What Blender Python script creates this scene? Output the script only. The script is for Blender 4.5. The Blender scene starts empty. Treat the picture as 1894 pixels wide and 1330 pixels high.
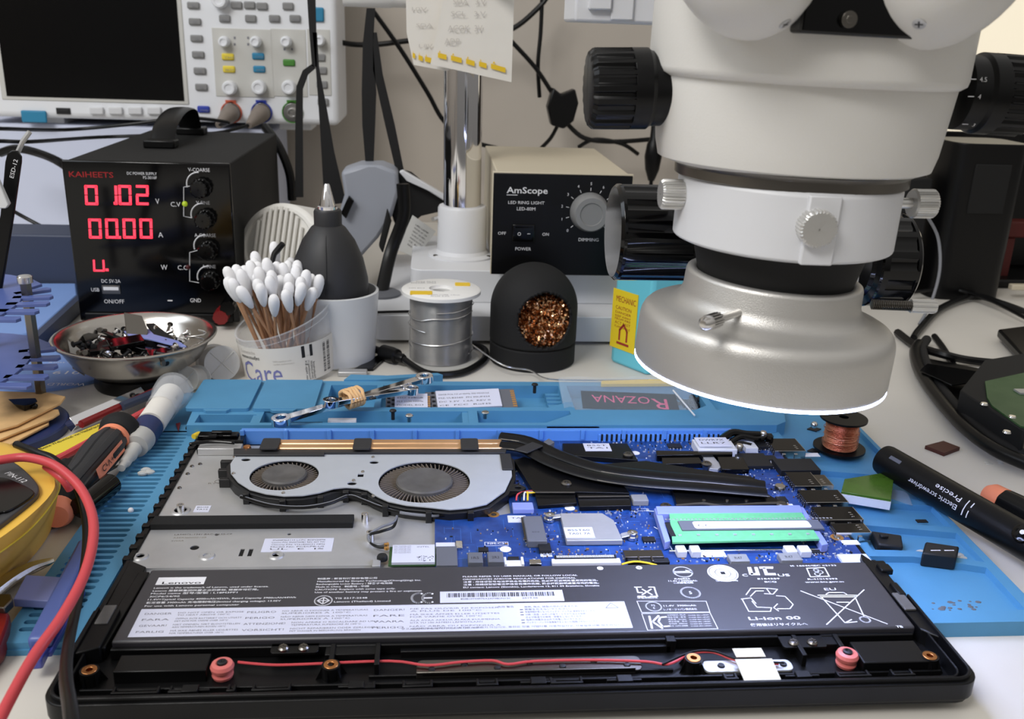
import bpy, bmesh, math, random
from mathutils import Vector as V, Matrix as MX
from mathutils.geometry import tessellate_polygon
random.seed(11)
PI=math.pi; S=.001
sc=bpy.context.scene; COL=sc.collection
# ---------------- camera (all lengths in millimetres of the real bench, scaled by S) ----------------
FPX,PIT,ROLL,YAW=1738.6,math.radians(19.19),math.radians(2.035),math.radians(5.155)
CAM=V((-37.95,-290.48,250.6))
RC=MX.Rotation(-YAW,3,'Z')@MX.Rotation(PI/2-PIT,3,'X')@MX.Rotation(ROLL,3,'Z')
cd=bpy.data.cameras.new('camera'); cam=bpy.data.objects.new('camera',cd); COL.objects.link(cam)
cam.location=CAM*S; cam.rotation_euler=RC.to_euler(); cd.sensor_width=36; cd.lens=36*FPX/1894
cd.clip_start=.01; cd.clip_end=20; sc.camera=cam
cd.dof.use_dof=True; cd.dof.focus_distance=.50; cd.dof.aperture_fstop=20
# ---------------- world, light, exposure ----------------
w=bpy.data.worlds.new('room_light'); sc.world=w; w.use_nodes=True
nt=w.node_tree; bg=nt.nodes['Background']
tc=nt.nodes.new('ShaderNodeTexCoord'); gr=nt.nodes.new('ShaderNodeTexGradient'); sp=nt.nodes.new('ShaderNodeSeparateXYZ'); rp=nt.nodes.new('ShaderNodeValToRGB')
nt.links.new(tc.outputs['Generated'],sp.inputs[0]); ma=nt.nodes.new('ShaderNodeMath'); ma.operation='MULTIPLY_ADD'; ma.inputs[1].default_value=.5; ma.inputs[2].default_value=.5
nt.links.new(sp.outputs['Z'],ma.inputs[0]); nt.links.new(ma.outputs[0],rp.inputs[0]); nt.links.new(rp.outputs[0],bg.inputs[0])
rp.color_ramp.elements[0].color=(.10,.09,.08,1); rp.color_ramp.elements[0].position=.35
rp.color_ramp.elements[1].color=(1,.97,.93,1); rp.color_ramp.elements[1].position=.85
bg.inputs[1].default_value=.56
def area(name,loc,tgt,sx,sy,power,col):
    l=bpy.data.lights.new(name,'AREA'); l.shape='RECTANGLE'; l.size=sx; l.size_y=sy; l.energy=power; l.color=col
    o=bpy.data.objects.new(name,l); COL.objects.link(o); o.location=loc
    o.rotation_euler=(V(tgt)-V(loc)).to_track_quat('-Z','Y').to_euler(); return o
area('ceiling_lamp',(-.85,-.7,1.4),(0,.3,.05),.7,.5,19,(1,.98,.955))
area('left_cool_area',(-1.05,.2,.75),(-.1,.4,.1),.8,.6,5,(.82,.9,1))  # pale blue area light from the left, out of view; no window modelled
sc.view_settings.view_transform='Standard'; sc.view_settings.look='None'; sc.view_settings.exposure=0.0; sc.view_settings.gamma=1
# ---------------- helpers ----------------
def ray(px,py): return RC@V(((px-947)/FPX,-(py-665)/FPX,-1))
def at(px,py,z=0):
    d=ray(px,py); return CAM+d*((z-CAM.z)/d.z)
def aty(px,py,y):
    d=ray(px,py); return CAM+d*((y-CAM.y)/d.y)
def xy(pts,z): return [(at(a,b,z).x,at(a,b,z).y) for a,b in pts]
def zat(X,Y,py):
    lo,hi=-50,400
    for _ in range(40):
        m=(lo+hi)/2; d=RC.transposed()@(V((X,Y,m))-CAM); q=665+FPX*d.y/d.z
        if q<py: hi=m
        else: lo=m
    return lo
def lin(c): return tuple(((x/255)/12.92 if x<=10 else ((x/255+.055)/1.055)**2.4) for x in c)+(1,)
MATS={}
def mat(name,col,rough=.5,metal=0,var=0,vs=300,bump=0,bs=900,emit=0,trans=0,alpha=1,coat=0,crough=.08,ior=1.45,spec=None,c2=None,kind='noise',sss=0):
    m=bpy.data.materials.new(name); m.use_nodes=True; t=m.node_tree; b=t.nodes['Principled BSDF']; L=t.links.new
    b.inputs['Base Color'].default_value=lin(col); b.inputs['Roughness'].default_value=rough; b.inputs['Metallic'].default_value=metal
    b.inputs['IOR'].default_value=ior; b.inputs['Coat Weight'].default_value=coat; b.inputs['Coat Roughness'].default_value=crough
    b.inputs['Transmission Weight'].default_value=trans; b.inputs['Alpha'].default_value=alpha
    if spec is not None: b.inputs['Specular IOR Level'].default_value=spec
    if emit: b.inputs['Emission Color'].default_value=lin(col); b.inputs['Emission Strength'].default_value=emit
    tc=t.nodes.new('ShaderNodeTexCoord')
    def noise(s,d=4,k='noise'):
        n=t.nodes.new('ShaderNodeTexNoise' if k=='noise' else 'ShaderNodeTexVoronoi'); n.inputs['Scale'].default_value=s
        if k=='noise': n.inputs['Detail'].default_value=d
        L(tc.outputs['Object'],n.inputs['Vector']); return n
    if var or c2:
        n=noise(vs,4,kind); mx=t.nodes.new('ShaderNodeMix'); mx.data_type='RGBA'
        r=t.nodes.new('ShaderNodeMapRange'); r.inputs['From Min'].default_value=.35; r.inputs['From Max'].default_value=.65
        L(n.outputs[0],r.inputs['Value']); L(r.outputs[0],mx.inputs['Factor'])
        a=lin(col); bb=lin(c2) if c2 else tuple(min(1,x*(1-var)) for x in a[:3])+(1,)
        mx.inputs['A'].default_value=a; mx.inputs['B'].default_value=bb; L(mx.outputs['Result'],b.inputs['Base Color'])
        r2=t.nodes.new('ShaderNodeMapRange'); r2.inputs['To Min'].default_value=max(0,rough-.08); r2.inputs['To Max'].default_value=min(1,rough+.1)
        L(n.outputs[0],r2.inputs['Value']); L(r2.outputs[0],b.inputs['Roughness'])
    if bump:
        n=noise(bs,3); bp=t.nodes.new('ShaderNodeBump'); bp.inputs['Strength'].default_value=bump; bp.inputs['Distance'].default_value=.0004
        L(n.outputs[0],bp.inputs['Height']); L(bp.outputs[0],b.inputs['Normal'])
    MATS[name]=m; return m
def sheet(name,col,alpha,rough=.2):   # thin clear film or moulded plastic wall: glossy coat over a see-through layer
    m=bpy.data.materials.new(name); m.use_nodes=True; t=m.node_tree; t.nodes.clear(); L=t.links.new
    o=t.nodes.new('ShaderNodeOutputMaterial'); mx=t.nodes.new('ShaderNodeMixShader'); tr=t.nodes.new('ShaderNodeBsdfTransparent'); p=t.nodes.new('ShaderNodeBsdfPrincipled')
    p.inputs['Base Color'].default_value=lin(col); p.inputs['Roughness'].default_value=rough
    lw=t.nodes.new('ShaderNodeLayerWeight'); lw.inputs[0].default_value=.35; r=t.nodes.new('ShaderNodeMapRange'); r.inputs['To Min'].default_value=alpha; r.inputs['To Max'].default_value=min(1,alpha+.3)
    L(lw.outputs['Facing'],r.inputs[0]); L(r.outputs[0],mx.inputs[0]); L(tr.outputs[0],mx.inputs[1]); L(p.outputs[0],mx.inputs[2]); L(mx.outputs[0],o.inputs[0])
    MATS[name]=m; return m
ROOT={}
class MB:
    def __init__(s,M=None): s.v=[]; s.f=[]; s.mi=[]; s.M=M; s.cur=0
    def add(s,vs,fs):
        o=len(s.v)
        s.v+=[(s.M@V(p)) if s.M is not None else V(p) for p in vs]
        s.f+=[tuple(i+o for i in f) for f in fs]; s.mi+=[s.cur]*len(fs); return s
    def box(s,x0,y0,z0,x1,y1,z1):
        return s.add([(x0,y0,z0),(x1,y0,z0),(x1,y1,z0),(x0,y1,z0),(x0,y0,z1),(x1,y0,z1),(x1,y1,z1),(x0,y1,z1)],
            [(0,3,2,1),(4,5,6,7),(0,1,5,4),(1,2,6,5),(2,3,7,6),(3,0,4,7)])
    def prism(s,poly,z0,z1,holes=()):
        ar=sum(a[0]*b[1]-b[0]*a[1] for a,b in zip(poly,poly[1:]+poly[:1]))
        if ar<0: poly=poly[::-1]
        loops=[poly]+[list(h) for h in holes]
        fl=[p for l in loops for p in l]; n=len(fl)
        vs=[(p[0],p[1],z0) for p in fl]+[(p[0],p[1],z1) for p in fl]; fs=[]
        if holes: tri=tessellate_polygon([[V((p[0],p[1],0)) for p in l] for l in loops])
        elif n<=4: tri=[tuple(range(n))]
        else: tri=tessellate_polygon([[V((p[0],p[1],0)) for p in poly]])
        for t in tri: fs.append(tuple(i+n for i in t)); fs.append(tuple(reversed(t)))
        o=0
        for l in loops:
            k=len(l)
            for i in range(k): j=(i+1)%k; fs.append((o+i,o+j,o+j+n,o+i+n))
            o+=k
        return s.add(vs,fs)
    def flat(s,poly,z):
        n=len(poly); tri=[tuple(range(n))] if n<=4 else tessellate_polygon([[V((p[0],p[1],0)) for p in poly]])
        return s.add([(p[0],p[1],z) for p in poly],tri)
    def frame(s,p0,p1):
        d=(V(p1)-V(p0)); z=d.normalized(); a=V((0,0,1)) if abs(z.z)<.9 else V((1,0,0)); x=z.cross(a).normalized(); y=z.cross(x); return d.length,x,y,z
    def lathe(s,prof,o=(0,0,0),ax=(0,0,1),seg=32,sx=1,sy=1,xdir=None,a0=0,a1=2*PI,ribs=0,rd=0):
        z=V(ax).normalized(); a=V(xdir) if xdir else (V((1,0,0)) if abs(z.x)<.9 else V((0,1,0)))
        x=(a-z*a.dot(z)).normalized(); y=z.cross(x); o=V(o); vs=[]; fs=[]
        full=abs(a1-a0-2*PI)<1e-6; n=seg if full else seg+1
        for r,t in prof:
            for k in range(n):
                th=a0+(a1-a0)*k/seg; rr=r-(rd if ribs and int(th/(2*PI)*ribs*2)%2 else 0)
                vs.append(o+x*(math.cos(th)*rr*sx)+y*(math.sin(th)*rr*sy)+z*t)
        for i in range(len(prof)-1):
            for k in range(seg):
                j=(k+1)%n; fs.append((i*n+k,i*n+j,(i+1)*n+j,(i+1)*n+k))
        if full:
            if prof[0][0]>0.001 and prof[0]!=prof[-1]: fs.append(tuple(range(n))[::-1])
            if prof[-1][0]>0.001 and prof[0]!=prof[-1]: fs.append(tuple((len(prof)-1)*n+k for k in range(n)))
        return s.add(vs,fs)
    def cyl(s,p0,p1,r0,r1=None,seg=20,**k):
        L_=(V(p1)-V(p0)).length; return s.lathe([(r0,0),(r0 if r1 is None else r1,L_)],p0,V(p1)-V(p0),seg,**k)
    def sph(s,c,r,sx=1,sy=1,sz=1,seg=16,rg=8):
        return s.lathe([(max(0,r*math.sin(PI*i/rg)),-r*sz*math.cos(PI*i/rg)) for i in range(rg+1)],c,(0,0,1),seg,sx,sy)
    def tube(s,pts,r,seg=8,sm=5,w=None,up=None,caps=True):
        P=[V(p) for p in pts]; R=r if isinstance(r,(list,tuple)) else [r]*len(P)
        if sm>1 and len(P)>2:
            Q=[];RR=[]
            for i in range(len(P)-1):
                a=P[max(i-1,0)];b=P[i];c=P[i+1];d=P[min(i+2,len(P)-1)]
                for k in range(sm):
                    t=k/sm; Q.append(.5*((2*b)+(c-a)*t+(2*a-5*b+4*c-d)*t*t+(3*b-a-3*c+d)*t**3)); RR.append(R[i]*(1-t)+R[i+1]*t)
            Q.append(P[-1]);RR.append(R[-1]);P=Q;R=RR
        vs=[];fs=[];n=len(P); x=None
        for i in range(n):
            t=(P[min(i+1,n-1)]-P[max(i-1,0)]); t=t.normalized() if t.length>1e-9 else V((0,0,1))
            if up is not None: x=t.cross(V(up)); x=x.normalized() if x.length>1e-6 else V((1,0,0))
            elif x is None: a=V((0,0,1)) if abs(t.z)<.9 else V((1,0,0)); x=t.cross(a).normalized()
            else: x=(x-t*x.dot(t)).normalized()
            y=t.cross(x)
            for k in range(seg):
                th=2*PI*k/seg; q=w if w else 1
                vs.append(P[i]+x*(math.cos(th)*R[i]*q)+y*(math.sin(th)*R[i]))
        for i in range(n-1):
            for k in range(seg): j=(k+1)%seg; fs.append((i*seg+k,i*seg+j,(i+1)*seg+j,(i+1)*seg+k))
        if caps: fs+= [tuple(range(seg))[::-1],tuple((n-1)*seg+k for k in range(seg))]
        return s.add(vs,fs)
    def pl(s,pts,w,z,closed=False):   # flat printed line
        P=[V((p[0],p[1],0)) for p in pts]+([V((pts[0][0],pts[0][1],0))] if closed else [])
        for a,b in zip(P,P[1:]):
            d=(b-a); 
            if d.length<1e-6: continue
            d.normalize(); n=V((-d.y,d.x,0))*w/2; e=d*w*.35
            q=[a-n-e,b-n+e,b+n+e,a+n-e]; s.add([(p.x,p.y,z) for p in q],[(0,1,2,3)])
        return s
    def build(s,name,m,parent=None,bevel=0,bs=2,ang=35,smooth=True):
        if parent is not None: O=ROOT[parent.name]
        else:
            xs=[p.x for p in s.v]; ys=[p.y for p in s.v]; zs=[p.z for p in s.v]; O=MX.Translation(V(((min(xs)+max(xs))/2,(min(ys)+max(ys))/2,min(zs))))
        I=O.inverted()
        me=bpy.data.meshes.new(name); me.from_pydata([(I@p)*S for p in s.v],[],s.f)
        ms=m if isinstance(m,(list,tuple)) else [m]
        for q in ms: me.materials.append(MATS[q])
        for p,i in zip(me.polygons,s.mi): p.material_index=i
        bm=bmesh.new(); bm.from_mesh(me); bmesh.ops.remove_doubles(bm,verts=bm.verts,dist=1e-7); bmesh.ops.recalc_face_normals(bm,faces=bm.faces); bm.to_mesh(me); bm.free()
        if smooth:
            me.polygons.foreach_set('use_smooth',[True]*len(me.polygons)); me.set_sharp_from_angle(angle=math.radians(ang))
        o=bpy.data.objects.new(name,me); COL.objects.link(o); ROOT[o.name]=O
        if parent is not None: o.parent=parent
        else: o.location=O.translation*S
        if bevel:
            b=o.modifiers.new('bevel','BEVEL'); b.width=bevel*S; b.segments=bs; b.limit_method='ANGLE'; b.angle_limit=math.radians(40); b.harden_normals=False
        return o
def tag(o,label,cat,group=None,kind=None):
    if label: o['label']=label
    if cat: o['category']=cat
    if group: o['group']=group
    if kind: o['kind']=kind
    return o
def thing(name,label,cat,loc,group=None):
    o=bpy.data.objects.new(name,None); COL.objects.link(o); o.empty_display_size=.01; o.location=V(loc)*S; ROOT[o.name]=MX.Translation(V(loc)); tag(o,label,cat,group); return o
def part(o,label): o['label']=label; return o
TXT={}
def glyphs(t,bold=False):
    k=(t,bold)
    if k not in TXT:
        c=bpy.data.curves.new('t','FONT'); c.body=t; c.size=1; c.resolution_u=2; c.offset=.012 if bold else 0
        o=bpy.data.objects.new('t',c); me=o.to_mesh(); vs=[tuple(v.co) for v in me.vertices]; fs=[tuple(p.vertices) for p in me.polygons]
        xs=[v[0] for v in vs] or [0,1]; TXT[k]=(vs,fs,min(xs),max(xs)); o.to_mesh_clear(); bpy.data.objects.remove(o)
    return TXT[k]
def txt(mb,t,o,h,w=None,x=(1,0,0),y=(0,1,0),center=False,bold=False,right=False):   # h = capital height, w = total width
    vs,fs,a,b=glyphs(t,bold); sy=h/.72; sx=w/(b-a) if w else sy; o=V(o); x=V(x).normalized(); y=V(y).normalized()
    off=-(a+b)/2 if center else (-b if right else -a)
    return mb.add([o+x*((v[0]+off)*sx)+y*(v[1]*sy) for v in vs],fs)
def tl(mb,t,px0,py,px1,h,z,bold=False):   # a text line lying on a horizontal surface of height z between two picture columns
    a=at(px0,py,z); b=at(px1,py,z); return txt(mb,t,(a.x,a.y,z),h,b.x-a.x,bold=bold)
def circ(cx,cy,r,n=32,ry=None): return [(cx+r*math.cos(2*PI*i/n),cy+(ry or r)*math.sin(2*PI*i/n)) for i in range(n)]
def rrect(x0,y0,x1,y1,r,n=4):
    P=[]
    for cx,cy,a in ((x1-r,y1-r,0),(x0+r,y1-r,90),(x0+r,y0+r,180),(x1-r,y0+r,270)):
        for k in range(n+1): t=math.radians(a+90*k/n); P.append((cx+r*math.cos(t),cy+r*math.sin(t)))
    return P
def copy_tree(o,parent=None):
    c=o.copy(); COL.objects.link(c); ROOT[c.name]=ROOT[o.name]
    if parent is not None: c.parent=parent
    for ch in [q for q in COL.objects if q.parent==o]: copy_tree(ch,c)
    return c
# ---------------- materials ----------------
mat('desk_white',(212,208,200),.45,var=.06,vs=9,bump=.05,bs=700)
mat('wall_paint',(190,182,172),.85,var=.12,vs=3,bump=.1,bs=200)
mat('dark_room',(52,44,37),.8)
mat('black_plastic',(12,12,13),.38,spec=.28,var=.3,vs=60,bump=.12,bs=2500)
mat('black_satin',(9,9,10),.34,spec=.3)
mat('black_gloss',(4,4,5),.1,spec=.4)
mat('black_matte',(12,12,13),.75,bump=.25,bs=3000)
mat('foam_black',(22,22,22),.95,bump=.6,bs=4000)
mat('battery_wrap',(44,43,49),.5,coat=.8,crough=.42,var=.12,vs=40,bump=.06,bs=300)
mat('label_white',(205,207,222),.5)
mat('label_text',(120,120,128),.6)
mat('print_white',(225,225,228),.5)
mat('print_black',(25,25,28),.6)
mat('print_orange',(236,120,60),.6); mat('print_yellow',(228,190,40),.6)
mat('paper',(226,222,214),.8,var=.04,vs=30)
mat('pencil_mark',(196,191,184),.9)
mat('steel_sheet',(190,190,190),.42,.55,var=.10,vs=60,bump=.05,bs=1500)
mat('steel_bright',(215,213,210),.22,1)
mat('steel_bowl',(186,182,176),.24,1,bump=.03,bs=300)
mat('steel_dark',(120,116,110),.3,1)
mat('chrome',(235,235,238),.06,1)
mat('fan_plate',(178,182,187),.5,.1,var=.03,vs=80)
mat('fan_black',(20,20,21),.4)
mat('fan_blade',(120,110,100),.5,.2)
mat('fan_hub',(92,90,88),.5,var=.25,vs=120)
mat('copper',(246,196,146),.34,.85,var=.15,vs=45)
mat('copper_wire',(206,142,116),.3,1,bump=.5,bs=1500)
mat('pcb_blue',(30,70,138),.4,c2=(18,50,110),vs=110,bump=.08,bs=800,coat=.2)
mat('pcb_trace',(52,98,168),.4)
mat('pcb_green',(104,184,128),.4,var=.1,vs=300)
mat('pcb_dark_green',(48,84,44),.45,var=.15,vs=50)
mat('solder',(205,208,214),.3,.7)
mat('gold',(214,160,90),.3,.8)
mat('chip_black',(22,23,26),.5)
mat('chip_grey',(96,98,104),.55)
mat('silicone',(80,142,182),.55,var=.1,vs=20,bump=.12,bs=1200)
mat('silicone_shaded',(14,50,76),.6)  # mat silicone darkened to paint the shade inside the slots
mat('case_blue',(84,138,214),.42,bump=.06,bs=900)
mat('enamel_grey',(214,212,207),.42,bump=.16,bs=1400)
mat('enamel_light',(210,211,214),.4,bump=.08,bs=900)
mat('ring_metal',(196,194,190),.4,.7,bump=.3,bs=2600)
mat('knurled',(214,213,210),.34,.8)
mat('led_diffuser',(190,204,255),.4,emit=29)
mat('osc_white',(228,230,234),.45)
mat('osc_inset',(196,195,190),.5)
mat('button_grey',(132,132,132),.5)
mat('btn_yellow',(226,204,66),.5); mat('btn_cyan',(44,128,166),.5); mat('btn_green',(70,130,50),.5); mat('btn_blue',(44,62,160),.5); mat('ring_red',(206,98,72),.5)
mat('screen_black',(3,3,4),.2,spec=.3)
mat('case_white',(206,212,232),.55)
mat('red_fabric',(84,18,14),.6)
mat('bnc_grey',(128,118,110),.5)
mat('digit_red',(255,62,84),.5,emit=1.1)
mat('digit_dim',(70,8,12),.5); mat('brand_red',(150,26,30),.5)
mat('led_green',(150,170,40),.3,emit=.5)
mat('beige_enamel',(196,186,164),.5,bump=.1,bs=900)
mat('knob_grey',(128,128,128),.35)
mat('solder_wire',(196,195,194),.27,.85)
mat('spool_white',(232,231,228),.5)
mat('brass_wool',(226,176,130),.25,1)
mat('cyan_plastic',(104,192,208),.42)
mat('yellow_label',(222,196,40),.5)
mat('red_print',(150,44,38),.6)
mat('cotton',(240,240,242),.95,bump=.4,bs=1500)
mat('stick_wood',(182,138,104),.7,var=.15,vs=200)
mat('rubber_dark',(46,46,48),.5,var=.15,vs=40)
mat('cup_white',(210,212,214),.3)
mat('rubber_band',(222,182,132),.6)
mat('ribbed_white',(222,220,214),.5)
mat('grey_plastic',(150,154,164),.45)
mat('strap_black',(14,14,15),.7,bump=.2,bs=2500)
mat('meter_yellow',(234,186,76),.4,var=.06,vs=20)
mat('meter_grey',(58,58,60),.4)
mat('cable_red',(198,70,76),.38); mat('cable_black',(11,11,12),.38,spec=.3); mat('cable_grey',(120,122,128),.4)
mat('orange',(238,142,106),.5)
mat('purple_blue',(84,102,164),.35,var=.05,vs=50)
mat('pale_blue',(124,156,214),.5,var=.05,vs=30)
mat('lavender',(132,144,204),.4)
mat('navy',(34,48,92),.4)
mat('slate',(54,62,84),.5)
mat('wood_light',(226,184,128),.65,var=.15,vs=90)
mat('green_tape',(70,104,30),.25,var=.15,vs=90)
mat('brown_pad',(70,30,22),.5)
mat('red_plastic',(120,24,26),.3)
mat('brass',(206,142,88),.3,1)
mat('pink_rubber',(206,110,104),.4)
mat('masking_tape',(196,190,170),.7,var=.05,vs=90)
mat('pink_print',(206,84,122),.6)
mat('screen_cream',(232,222,200),.6,emit=.6)
mat('lilac_print',(120,122,176),.6)
sheet('clear_plastic',(225,228,232),.1,.12)
sheet('frosted_plastic',(215,214,208),.55,.35)
sheet('bag_film',(190,206,220),.1,.15)
sheet('violet_clear',(62,72,170),.72,.2)
# ---------------- setting ----------------
desk=MB().box(-900,-420,-30,1100,1000,0).build('desk','desk_white',bevel=2)
tag(desk,'large white work desk that everything on the bench stands on','desk')
tag(MB().box(-1100,1000,-750,1300,1040,900).build('wall_back','wall_paint'),None,None,kind='structure')
tag(MB().box(-1140,-900,-750,-1100,1040,900).build('wall_left','wall_paint'),None,None,kind='structure')
tag(MB().box(-1140,-900,-790,1300,1040,-750).build('floor','dark_room'),None,None,kind='structure')
# ---------------- opened laptop ----------------
LP=thing('opened_laptop','black opened laptop lying upside down with battery, fans and blue circuit board exposed','laptop',(0,120,5))
def pt(name,mb,m,par=LP,**k): return mb.build(name,m,par,**k)
def R4(fl,br,z):
    a=at(fl[0],fl[1],z); b=at(br[0],br[1],z); return a.x,a.y,b.x,b.y
def pxbox(mb,fl,br,z1,z0): a,b,c,d=R4(fl,br,z1); return mb.box(a,b,z0,c,d,z1)
# case: palm-rest shell with raised front lip
b=MB()
b.prism(rrect(-178,1.5,178,250,8),5,8.5)                     # bottom skin
def wallring(mb,pts_out,pts_in,z0,z1):
    n=len(pts_out)
    vs=[(p[0],p[1],z0) for p in pts_out]+[(p[0],p[1],z1) for p in pts_out]+[(p[0],p[1],z0) for p in pts_in]+[(p[0],p[1],z1) for p in pts_in]
    fs=[]
    for i in range(n-1):
        j=i+1; fs+=[(i,j,j+n,i+n),(2*n+i,3*n+i,3*n+j,2*n+j),(i+n,j+n,j+3*n,i+3*n),(i,i+2*n,j+2*n,j)]
    fs+=[(0,n,3*n,2*n),(n-1,3*n-1,4*n-1,2*n-1)]
    return mb.add(vs,fs)
def ushape(inset,yb):
    P=[(-179+inset,yb)]; r=9-inset*.6
    for k in range(7): t=math.radians(180+15*k); P.append((-179+inset+r+r*math.cos(t),inset+r+r*math.sin(t)))
    for k in range(7): t=math.radians(270+15*k); P.append((179-inset-r+r*math.cos(t),inset+r+r*math.sin(t)))
    P.append((179-inset,yb)); return P
wallring(b,ushape(0,60),ushape(2.6,60),7.5,15.5)
wallring(b,ushape(1.6,60),ushape(2.8,60),15,17.2)
wallring(b,ushape(5,58),ushape(6,58),8,15)
b.box(-179,60,7.5,-176.5,104,13).box(176.5,60,7.5,179,96,13)
b.box(-181,104,5,-178,246,10).box(178,96,5,180.5,246,9)
pt('case',b,'black_plastic',bevel=.5)
b=MB(); b.box(-153,243,8,152,247,17.5); 
for k in range(-152,153,26): b.box(k-1.2,241.4,12,k+1.2,243.2,18.2)
for k in range(0,27): b.box(66+k*3.1,241.6,8.5,67.6+k*3.1,243.4,15.2)
b.cur=1
for k in range(0,27): b.box(67.6+k*3.1,242.6,9,69.1+k*3.1,243.2,15)
part(pt('rear_vent_bar',b,['case_blue','black_matte'],bevel=.25),'bright blue slotted rear bar')
# moulded features on the front inside of the case
b=MB(); zf=8.5
ribs=[(215,1282,300,12),(318,1282,362,10),(425,1277,440,14),(470,1278,540,12),(655,1272,695,12),(745,1270,800,12),(880,1268,920,12),(1015,1266,1075,12),(1335,1262,1360,12),(1540,1252,1600,12),(1640,1250,1680,12)]
for a0,yy,a1,h in ribs:
    p=at(a0,yy,zf); q=at(a1,yy,zf); b.box(p.x,9.5,zf,q.x,10.6,zf+4.5); b.box(p.x,9.5,zf,p.x+1,14,zf+4); b.box(q.x-1,9.5,zf,q.x,14,zf+4); b.box(p.x,13,zf,q.x,14,zf+3)
b.box(-170,14.5,8,170,15.6,10.6); b.box(-172,7.6,8,172,8.4,13.2)
for x in (-128,-66,4,38,110): b.box(x-3,9,8,x+3,13,13.6); b.box(x-7,11,8,x+7,12,12.4)
b.box(-80,30,8,-58,37,13).box(-62,20,8,60,21,10).box(-78,22,8,-76,36,14).box(-60,22,8,-58,36,14)
b.box(112,30,8,134,37,13).box(114,22,8,116,36,14).box(132,22,8,134,36,14)
b.box(-50,33,8,62,37,11.5); b.box(60,33,8,64,37,14)
pt('moulded_ribs',b,'black_plastic',bevel=.25)
# corner blocks beside the battery
b=MB(); b.prism([(-176,58),(-168,58),(-168,97),(-177,103)],8,13.5).prism([(-176.5,30),(-168,34),(-168,60),(-176.5,60)],8,16).prism([(-172,36),(-167,36),(-165,92),(-170,92)],8,14)
pt('left_side_trim',b,'black_plastic',bevel=.6)
b=MB(); b.prism([(171,36),(177,30),(177,84),(172,98),(170,92)],8,15.5).box(173,60,15,176.5,70,17).box(174,80,14,180,86,17).box(175,88,12,181,92,15)
pt('right_side_trim',b,'black_plastic',bevel=.6)
for s,x in ((1,-172.5),(-1,173)):
    c=MB().prism([(x-2.6,49),(x+2.6,49),(x+2.6,62),(x-2.6,62)],15.5,16.6); part(pt('rubber_pad',c,'fan_hub',bevel=.3),'grey rectangular pad')
# screw bosses with brass inserts
for x,y_,px in ((165,1238,0),(612,1228,0),(1283,1216,0),(1720,1212,0)):
    p=at(x,y_,14.5); b=MB(); b.lathe([(3.9,8),(3.6,14.2),(2.5,14.2),(2.5,10)],(p.x,p.y,0),seg=24)
    for k in range(6):
        t=k*PI/3+.3; b.add([(p.x+3.4*math.cos(t)-.3,p.y+3.4*math.sin(t),8),(p.x+3.4*math.cos(t)+.3,p.y+3.4*math.sin(t),8),(p.x+6.5*math.cos(t),p.y+6.5*math.sin(t),8),(p.x+3.4*math.cos(t),p.y+3.4*math.sin(t),14)],[(0,1,2),(0,2,3),(1,2,3),(0,1,3)])
    o=pt('screw_boss',b,'black_plastic'); c=MB().lathe([(2.9,11),(2.9,14.5),(1.3,14.5),(1.1,11)],(p.x,p.y,0),seg=20); part(pt('threaded_insert',c,'brass',par=o,bevel=.15),'brass insert')
# speakers (covers) and pink rubber grommets
for x0,y0,x1,y1,px,py in ((208,1243,392,1208,411,1232),(1598,1226,1690,1184,1567,1212)):
    a=R4((x0,y0),(x1,y1),14); o=pt('speaker',MB().prism([(a[0],a[1]),(a[2],a[1]),(a[2],a[3]),(a[0],a[3])],8,14),'black_satin',bevel=.5)
    p=at(px,py,13.5); g=MB().lathe([(2,8.6),(3.8,8.8),(4.2,10),(3.6,11.2),(3.6,11.4),(4.3,12),(4.6,13.5),(4,14.8),(2.4,15.2),(1.5,14.4)],(p.x,p.y,0),seg=24)
    pt('rubber_grommet',g,'pink_rubber'); pt('screw',MB().lathe([(1.9,14.4),(1.9,15.6),(1.2,15.9),(.8,15.2)],(p.x,p.y,0),seg=14),'chip_black')
# battery clips with screws
for px in (545,1487):
    p=at(px,1200 if px<900 else 1190,13.5); b=MB().prism(rrect(p.x-9.5,p.y-2.5,p.x+9.5,p.y+8,1.6),12.4,13.4); o=pt('battery_clip',b,'black_satin',bevel=.3)
    for dx in (-4.5,3.5): 
        c=MB().lathe([(0,15),(1.6,14.8),(2.2,14.2),(2.3,13.4)],(p.x+dx,p.y,0),seg=16); c.box(p.x+dx-1.4,p.y-.25,14.8,p.x+dx+1.4,p.y+.25,15.15).box(p.x+dx-.25,p.y-1.4,14.8,p.x+dx+.25,p.y+1.4,15.15); pt('screw',c,'steel_dark',par=o)
# front touchpad support plates, cable
b=MB(); p=at(770,1248,10.5); q=at(1190,1240,10.5)
b.prism(rrect(p.x,p.y,q.x,p.y+9,2.5),9.6,10.5); b.box(p.x,p.y,8.6,q.x-3,p.y+1,11.4)
o=pt('support_plate',b,'steel_dark',bevel=.3)
for k in range(7): pt('rivet',MB().lathe([(0,11.3),(1.2,11.1),(1.5,10.5)],(p.x+6+k*(q.x-p.x-12)/6,p.y+3+(k%2)*3,0),seg=10),'chip_black',par=o)
p=at(1305,1243,10.5); q=at(1470,1238,10.5); o=pt('support_plate',MB().prism(rrect(p.x,p.y,q.x,p.y+7,2.5),9.4,10.5),'steel_sheet',bevel=.3)
for k in (.2,.9): pt('rivet',MB().lathe([(0,11.4),(1.3,11.2),(1.6,10.5)],(p.x+(q.x-p.x)*k,p.y+3.5,0),seg=10),'chip_black',par=o)
def path(pp,z): return [at(a,b,z if not isinstance(z,list) else z[i]) for i,(a,b) in enumerate(pp)]
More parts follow.
